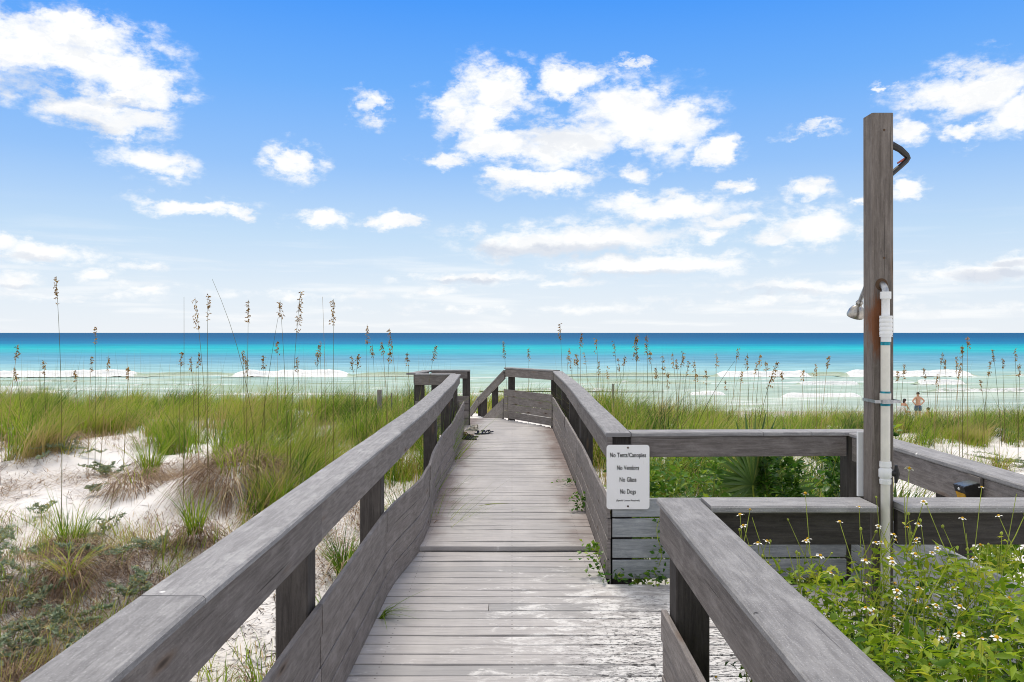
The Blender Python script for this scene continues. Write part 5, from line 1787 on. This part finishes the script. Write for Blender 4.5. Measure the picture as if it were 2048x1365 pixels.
def weed(label, x, y_, top, nst, lean=(0, 0), leaves=260, tone=.6, flowers=True, spread=.28):
    zb = float(ground(x, y_))
    t = thing('flowering_weed', label, 'plant', (x, y_, zb), 'flowering weeds in front of the shower bay')
    A = Acc(); P_, D_, W = [], [], []
    for s in range(nst):
        bx, by = x + random.gauss(0, .07), y_ + random.gauss(0, .07)
        zt = zb + (top - zb) * random.uniform(.72, 1.0)
        ex, ey = bx + lean[0] * random.uniform(.4, 1.2) + random.gauss(0, spread), by + lean[1] + random.gauss(0, spread * .5)
        ex = max(ex, .88) if y_ < 3.25 else ex
        ey = min(ey, 3.20)
        pts = []
        for k in range(9):
            u = k / 8
            pts.append(Vector((bx + (ex - bx) * u ** 1.5 + .012 * math.sin(u * 9 + s), by + (ey - by) * u ** 1.5 + .012 * math.cos(u * 8 + s), zb + (zt - zb) * u)))
        A.tube(pts, [.0042 - .003 * k / 8 for k in range(9)], 5, caps=False)
        ends = [(pts[-1], (pts[-1] - pts[-2]).normalized())]
        for bno in range(random.randint(4, 7)):
            u = random.uniform(.45, .97) * 8
            k0 = min(7, int(u)); p = pts[k0].lerp(pts[k0 + 1], u - k0)
            a = random.uniform(0, 6.3); L_ = random.uniform(.07, .24)
            d = Vector((math.cos(a) * .6, math.sin(a) * .6, random.uniform(.6, 1.2))).normalized()
            q1 = p + d * L_ * .5 + Vector((0, 0, .01)); q2 = p + d * L_ + Vector((0, 0, .035))
            A.tube([p, q1, q2], [.0020, .0017, .0012], 4, caps=False)
            ends.append((q2, d))
            for j in range(2):
                P_.append(p[:]); D_.append((d.x + random.gauss(0, .4), d.y + random.gauss(0, .4), random.gauss(.1, .3))); W.append(.75)
        for (e, d) in ends:
            r_ = random.random()
            if not flowers or r_ > .86: continue
            o = bpy.data.objects.new('flower' if r_ < .40 else 'bud', FLOWER if r_ < .40 else BUD)
            COL.objects.link(o); o.parent = t
            o.location = e - t.location
            dd = (d + Vector((random.gauss(0, .35), random.gauss(-.15, .35), .6))).normalized()
            o.rotation_euler = dd.to_track_quat('Z', 'Y').to_euler()
            o.scale = [random.uniform(.8, 1.2)] * 3
        for j in range(int(leaves * 1.45) // nst):
            u = random.random() ** .85 * 7.4
            p = pts[int(u)].lerp(pts[int(u) + 1], u - int(u))
            a = random.uniform(0, 6.3)
            size = 1.15 - u / 11
            base = p + Vector((math.cos(a), math.sin(a), .25)) * random.uniform(.01, .07) * size
            for da in (-.75, 0, .75):
                P_.append(base[:]); D_.append((math.cos(a + da), math.sin(a + da), random.gauss(.05, .28))); W.append(size * (1.0 if da == 0 else .75))
    A.build('stem', M['weedstem'], t)
    P_, D_, W = np.array(P_), np.array(D_), np.array(W); k = len(P_)
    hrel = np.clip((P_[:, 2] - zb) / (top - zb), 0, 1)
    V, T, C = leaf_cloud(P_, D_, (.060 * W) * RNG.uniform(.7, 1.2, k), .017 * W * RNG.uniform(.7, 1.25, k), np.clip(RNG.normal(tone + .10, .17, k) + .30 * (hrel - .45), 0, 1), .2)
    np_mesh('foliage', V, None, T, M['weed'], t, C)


WEEDS = [('tall leaning weed with sparse yellow buds just behind the near railing corner', .98, 3.08, 1.16, 6, (.05, .05), 50, .75),
         ('bushy flowering weed in front of the grey slats, left of the shower pipe', 1.18, 3.02, 1.00, 11, (0, .05), 240, .66),
         ('weed with small white flowers close against the shower post', 1.42, 3.08, 1.18, 10, (.0, .0), 240, .72),
         ('tall weed with yellow centred flowers directly in front of the pipe', 1.56, 2.98, 1.24, 11, (.03, .1), 260, .72),
         ('weed with a cluster of white daisies right of the pipe', 1.72, 2.95, 0.90, 11, (.03, 0), 300, .66),
         ('weed with one long stalk reaching over the bay railing', 1.88, 3.05, 1.12, 8, (-.10, .0), 180, .75),
         ('bright bushy weed at the frame edge by the bay railing', 1.98, 2.90, 0.84, 11, (-.03, 0), 340, .74),
         ('daisy weed in the middle of the bed', 1.36, 2.62, 1.06, 11, (0, .1), 380, .55),
         ('low yellow green weed leaning out from the bed toward the near rail', 1.06, 2.60, 1.02, 9, (.05, .05), 280, .62),
         ('weed with daisies at the frame edge halfway down the bed', 1.66, 2.55, 0.94, 12, (-.03, 0), 400, .62),
         ('yellow green weed crowding the near railing below its corner', .98, 2.85, 1.03, 11, (.03, .0), 260, .72),
         ('flower dotted weed between the near rail and the grey slats', 1.24, 2.82, 1.03, 11, (.0, .0), 300, .68),
         ('wiry yellow weed with seed heads beside the shower post base', 1.50, 2.80, 1.20, 11, (.0, .05), 220, .8),
         ('dark leafy weed at the bottom of the bed beside the near rail', 1.00, 2.12, 0.90, 10, (0, 0), 380, .42),
         ('leafy weed at the bottom of the bed, a daisy above it', 1.22, 2.15, 0.96, 11, (0, .1), 400, .46),
         ('leafy weed filling the lower frame corner', 1.42, 2.22, 0.98, 11, (-.03, 0), 400, .52),
         ('pale weed poking through under the near rail, toward the planks', .92, 2.72, 0.66, 7, (-.10, -.05), 90, .8),
         ('dark weed seen through the gap under the near rail', .95, 2.30, 0.40, 8, (0, 0), 260, .45),
         ('weed with tiny flowers seen under the near rail by the post', .92, 3.02, 0.60, 7, (0, -.1), 80, .7)]
for w_ in WEEDS:
    weed(*w_[:6], int(w_[6] * 1.25), w_[7])
# undergrowth filling the bed, shade painted in as darker leaves lower down
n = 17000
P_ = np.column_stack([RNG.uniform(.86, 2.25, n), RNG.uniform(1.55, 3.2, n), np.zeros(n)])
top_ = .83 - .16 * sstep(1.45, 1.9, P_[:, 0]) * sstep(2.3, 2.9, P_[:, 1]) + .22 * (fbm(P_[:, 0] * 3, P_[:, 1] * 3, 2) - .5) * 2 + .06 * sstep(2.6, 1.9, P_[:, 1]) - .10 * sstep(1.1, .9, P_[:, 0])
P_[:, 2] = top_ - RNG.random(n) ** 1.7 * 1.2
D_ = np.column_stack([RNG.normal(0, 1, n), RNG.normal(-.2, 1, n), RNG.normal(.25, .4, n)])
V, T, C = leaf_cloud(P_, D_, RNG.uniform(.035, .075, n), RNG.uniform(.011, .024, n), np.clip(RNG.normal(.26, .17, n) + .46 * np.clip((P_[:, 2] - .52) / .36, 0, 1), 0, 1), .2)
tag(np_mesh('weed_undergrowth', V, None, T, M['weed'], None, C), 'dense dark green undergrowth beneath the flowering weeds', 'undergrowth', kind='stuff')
# stray stalks and fallen leaves on the deck
for (lab, px, py, Y, L_, a_) in [('green grass blade lying across the planks', 985, 1035, 8.0, .34, .35), ('curled brown leaf on the planks by the kerb boards', 872, 1060, 7.25, .10, 1.2)]:
    X = (px - 1024) / FPX * Y
    zz_ = deck_z(Y) + .004
    A = Acc(); dx, dy = math.cos(a_) * L_ / 2, math.sin(a_) * L_ / 2
    A.tube([(X - dx, Y - dy, zz_), (X, Y + .01, zz_ + .008), (X + dx, Y + dy, zz_ + .003)], [.001, .004, .001], 5)
    tag(A.build('fallen_leaf', M['weedstem'] if 'green' in lab else M['tan'], None), lab, 'leaf')

# ------------------------------------------------------------------ people on the beach


def skin_body(name, verts, edges, radii, mat, parent, levels=2, root=0):
    me = bpy.data.meshes.new(name)
    me.from_pydata([tuple(v) for v in verts], edges, [])
    o = bpy.data.objects.new(name, me); COL.objects.link(o)
    o.modifiers.new('skin', 'SKIN')
    if not me.skin_vertices:
        bpy.context.view_layer.objects.active = o
    for i_, r in enumerate(radii):
        me.skin_vertices[0].data[i_].radius = (r, r) if not isinstance(r, tuple) else r
        me.skin_vertices[0].data[i_].use_root = (i_ == root)
    s = o.modifiers.new('sub', 'SUBSURF'); s.levels = s.render_levels = levels
    dg = bpy.context.evaluated_depsgraph_get()
    m2 = bpy.data.meshes.new_from_object(o.evaluated_get(dg)); m2.name = name
    bpy.data.objects.remove(o); bpy.data.meshes.remove(me)
    m2.materials.clear(); m2.materials.append(mat)
    m2.polygons.foreach_set('use_smooth', [True] * len(m2.polygons))
    q_ = bpy.data.objects.new(name, m2); COL.objects.link(q_); q_.parent = parent
    return q_


def head_bits(parent, c, long_hair=False, face=(0, 1, 0)):
    A = Acc()
    f = Vector(face)
    prof = [(-.02, .085), (.03, .098), (.075, .092), (.11, .066), (.128, .02)]
    A.lathe(Vector(c) - f * .015, (0, 0, 1), prof, 12)
    if long_hair:
        A.tube([Vector(c) - f * .06 + Vector((0, 0, .06)), Vector(c) - f * .095 + Vector((0, 0, -.04)), Vector(c) - f * .09 + Vector((0, 0, -.16))], [.07, .075, .045], 8)
    A.build('hair', M['hair'], None, True).parent = parent
    s = f.cross(Vector((0, 0, 1)))
    for sg in (-1, 1):
        A = Acc(); A.tube([Vector(c) + s * sg * .074 + Vector((0, 0, .01)), Vector(c) + s * sg * .095 + Vector((0, 0, .0))], [.022, .016], 6); A.build('ear', M['skin'], None, True).parent = parent
    A = Acc(); A.tube([Vector(c) + f * .088 + Vector((0, 0, .02)), Vector(c) + f * .112 + Vector((0, 0, -.012)), Vector(c) + f * .09 + Vector((0, 0, -.02))], [.010, .014, .010], 6)
    A.build('nose', M['skin'], None, True).parent = parent


# man, hands on hips, back to the camera
mx, my = (1836 - 1024) / FPX * 50.0, 50.0
man = thing('person', 'man in blue patterned swim shorts standing with hands on hips, back turned', 'person', (mx, my, float(ground(mx, my))))
man.rotation_euler = (0, 0, R(6))
vv = [(0, 0, .94), (0, .0, 1.10), (0, -.01, 1.30), (0, -.01, 1.44), (0, 0, 1.52), (0, .01, 1.60), (0, .015, 1.70),
      (-.19, -.01, 1.42), (-.40, -.05, 1.22), (-.22, -.02, 1.02), (-.14, .06, .99), (.19, -.01, 1.42), (.40, -.05, 1.22), (.22, -.02, 1.02), (.14, .06, .99),
      (-.11, 0, .86), (-.13, .02, .48), (-.14, -.02, .09), (-.15, .14, .03), (.11, 0, .86), (.13, .02, .48), (.14, -.02, .09), (.15, .14, .03)]
ee = [(0, 1), (1, 2), (2, 3), (3, 4), (4, 5), (5, 6), (3, 7), (7, 8), (8, 9), (9, 10), (3, 11), (11, 12), (12, 13), (13, 14), (0, 15), (15, 16), (16, 17), (17, 18), (0, 19), (19, 20), (20, 21), (21, 22)]
rr = [(.155, .11), (.15, .10), (.175, .115), (.13, .09), .06, .085, .088, .065, .046, .036, .03, .065, .046, .036, .03, .10, .062, .043, .035, .10, .062, .043, .035]
skin_body('body', vv, ee, rr, M['skin'], man)
head_bits(man, (0, .015, 1.66))
skin_body('swim_shorts', [(0, 0, 1.0), (0, 0, .92), (-.115, 0, .82), (-.135, .01, .58), (.115, 0, .82), (.135, .01, .58)], [(0, 1), (1, 2), (2, 3), (1, 4), (4, 5)], [(.185, .135), (.185, .14), .125, .115, .125, .115], M['shorts'], man, 2, 1)
# woman sitting, turned aside
wx, wy = (1806 - 1024) / FPX * 49.0, 49.0
wom = thing('person', 'dark haired woman in a pale top sitting beside the standing man', 'person', (wx, wy, float(ground(wx, wy))))
wom.rotation_euler = (0, 0, R(-62))
vv = [(0, 0, .62), (0, .03, .78), (0, .06, .96), (0, .09, 1.08), (0, .12, 1.15), (0, .15, 1.23), (0, .165, 1.31), (-.16, .08, 1.06), (-.20, .20, .84), (-.14, .38, .74), (-.1, .45, .72),
      (.16, .08, 1.06), (.20, .20, .84), (.14, .38, .74), (.1, .45, .72), (-.10, .10, .58), (-.12, .46, .60), (-.12, .52, .16), (-.12, .64, .05), (.10, .10, .58), (.12, .46, .60), (.12, .52, .16), (.12, .64, .05)]
skin_body('body', vv, ee, [(.15, .11), (.12, .09), (.135, .10), (.10, .08), .05, .075, .08, .052, .038, .03, .026, .052, .038, .03, .026, .085, .06, .042, .034, .085, .06, .042, .034], M['skin'], wom)
skin_body('swim_top', [(0, .03, .78), (0, .06, .93), (0, .075, 1.0)], [(0, 1), (1, 2)], [(.135, .10), (.148, .112), (.13, .10)], M['top'], wom, 2)
head_bits(wom, (0, .165, 1.27), True)
ch = thing('beach_chair', 'pale canvas beach chair under the seated woman', 'chair', (wx - .02, wy, float(ground(wx, wy))))
ch.rotation_euler = (0, 0, R(-62))
A = Acc(); A.box((0, .12, .485), (.5, .5, .03)); A.build('seat', M['chair_cloth'], None).parent = ch
A = Acc(); A.box((0, -.17, .70), (.5, .03, .45), Matrix.Rotation(R(14), 3, 'X')); A.build('backrest', M['chair_cloth'], None).parent = ch
for (a, b_) in ((-.24, -.12), (.24, -.12), (-.24, .36), (.24, .36)):
    A = Acc(); A.tube([(a, b_, -.02), (a, b_ * .9, .48)], .014, 6); A.build('leg', M['whitepaint'], None).parent = ch
# someone sitting low behind the grass
kx, ky = (1857 - 1024) / FPX * 47.0, 47.0
kid = thing('person', 'dark haired person sitting low in the grass right of the standing man', 'person', (kx, ky, float(ground(kx, ky))))
kid.rotation_euler = (0, 0, R(20))
vv = [(0, 0, .18), (0, .0, .36), (0, .02, .52), (0, .02, .62), (0, .02, .68), (0, .03, .76), (0, .035, .84), (-.14, .02, .60), (-.20, .12, .38), (-.16, .28, .26), (-.12, .34, .24),
      (.14, .02, .60), (.20, .12, .38), (.16, .28, .26), (.12, .34, .24), (-.10, .10, .16), (-.13, .42, .40), (-.13, .58, .06), (-.13, .68, .04), (.10, .10, .16), (.13, .42, .40), (.13, .58, .06), (.13, .68, .04)]
kb = skin_body('body', vv, ee, [(.15, .12), (.12, .10), (.13, .10), (.10, .08), .05, .075, .08, .055, .04, .03, .026, .055, .04, .03, .026, .085, .06, .042, .034, .085, .06, .042, .034], M['skin'], kid)
head_bits(kid, (0, .035, .80))
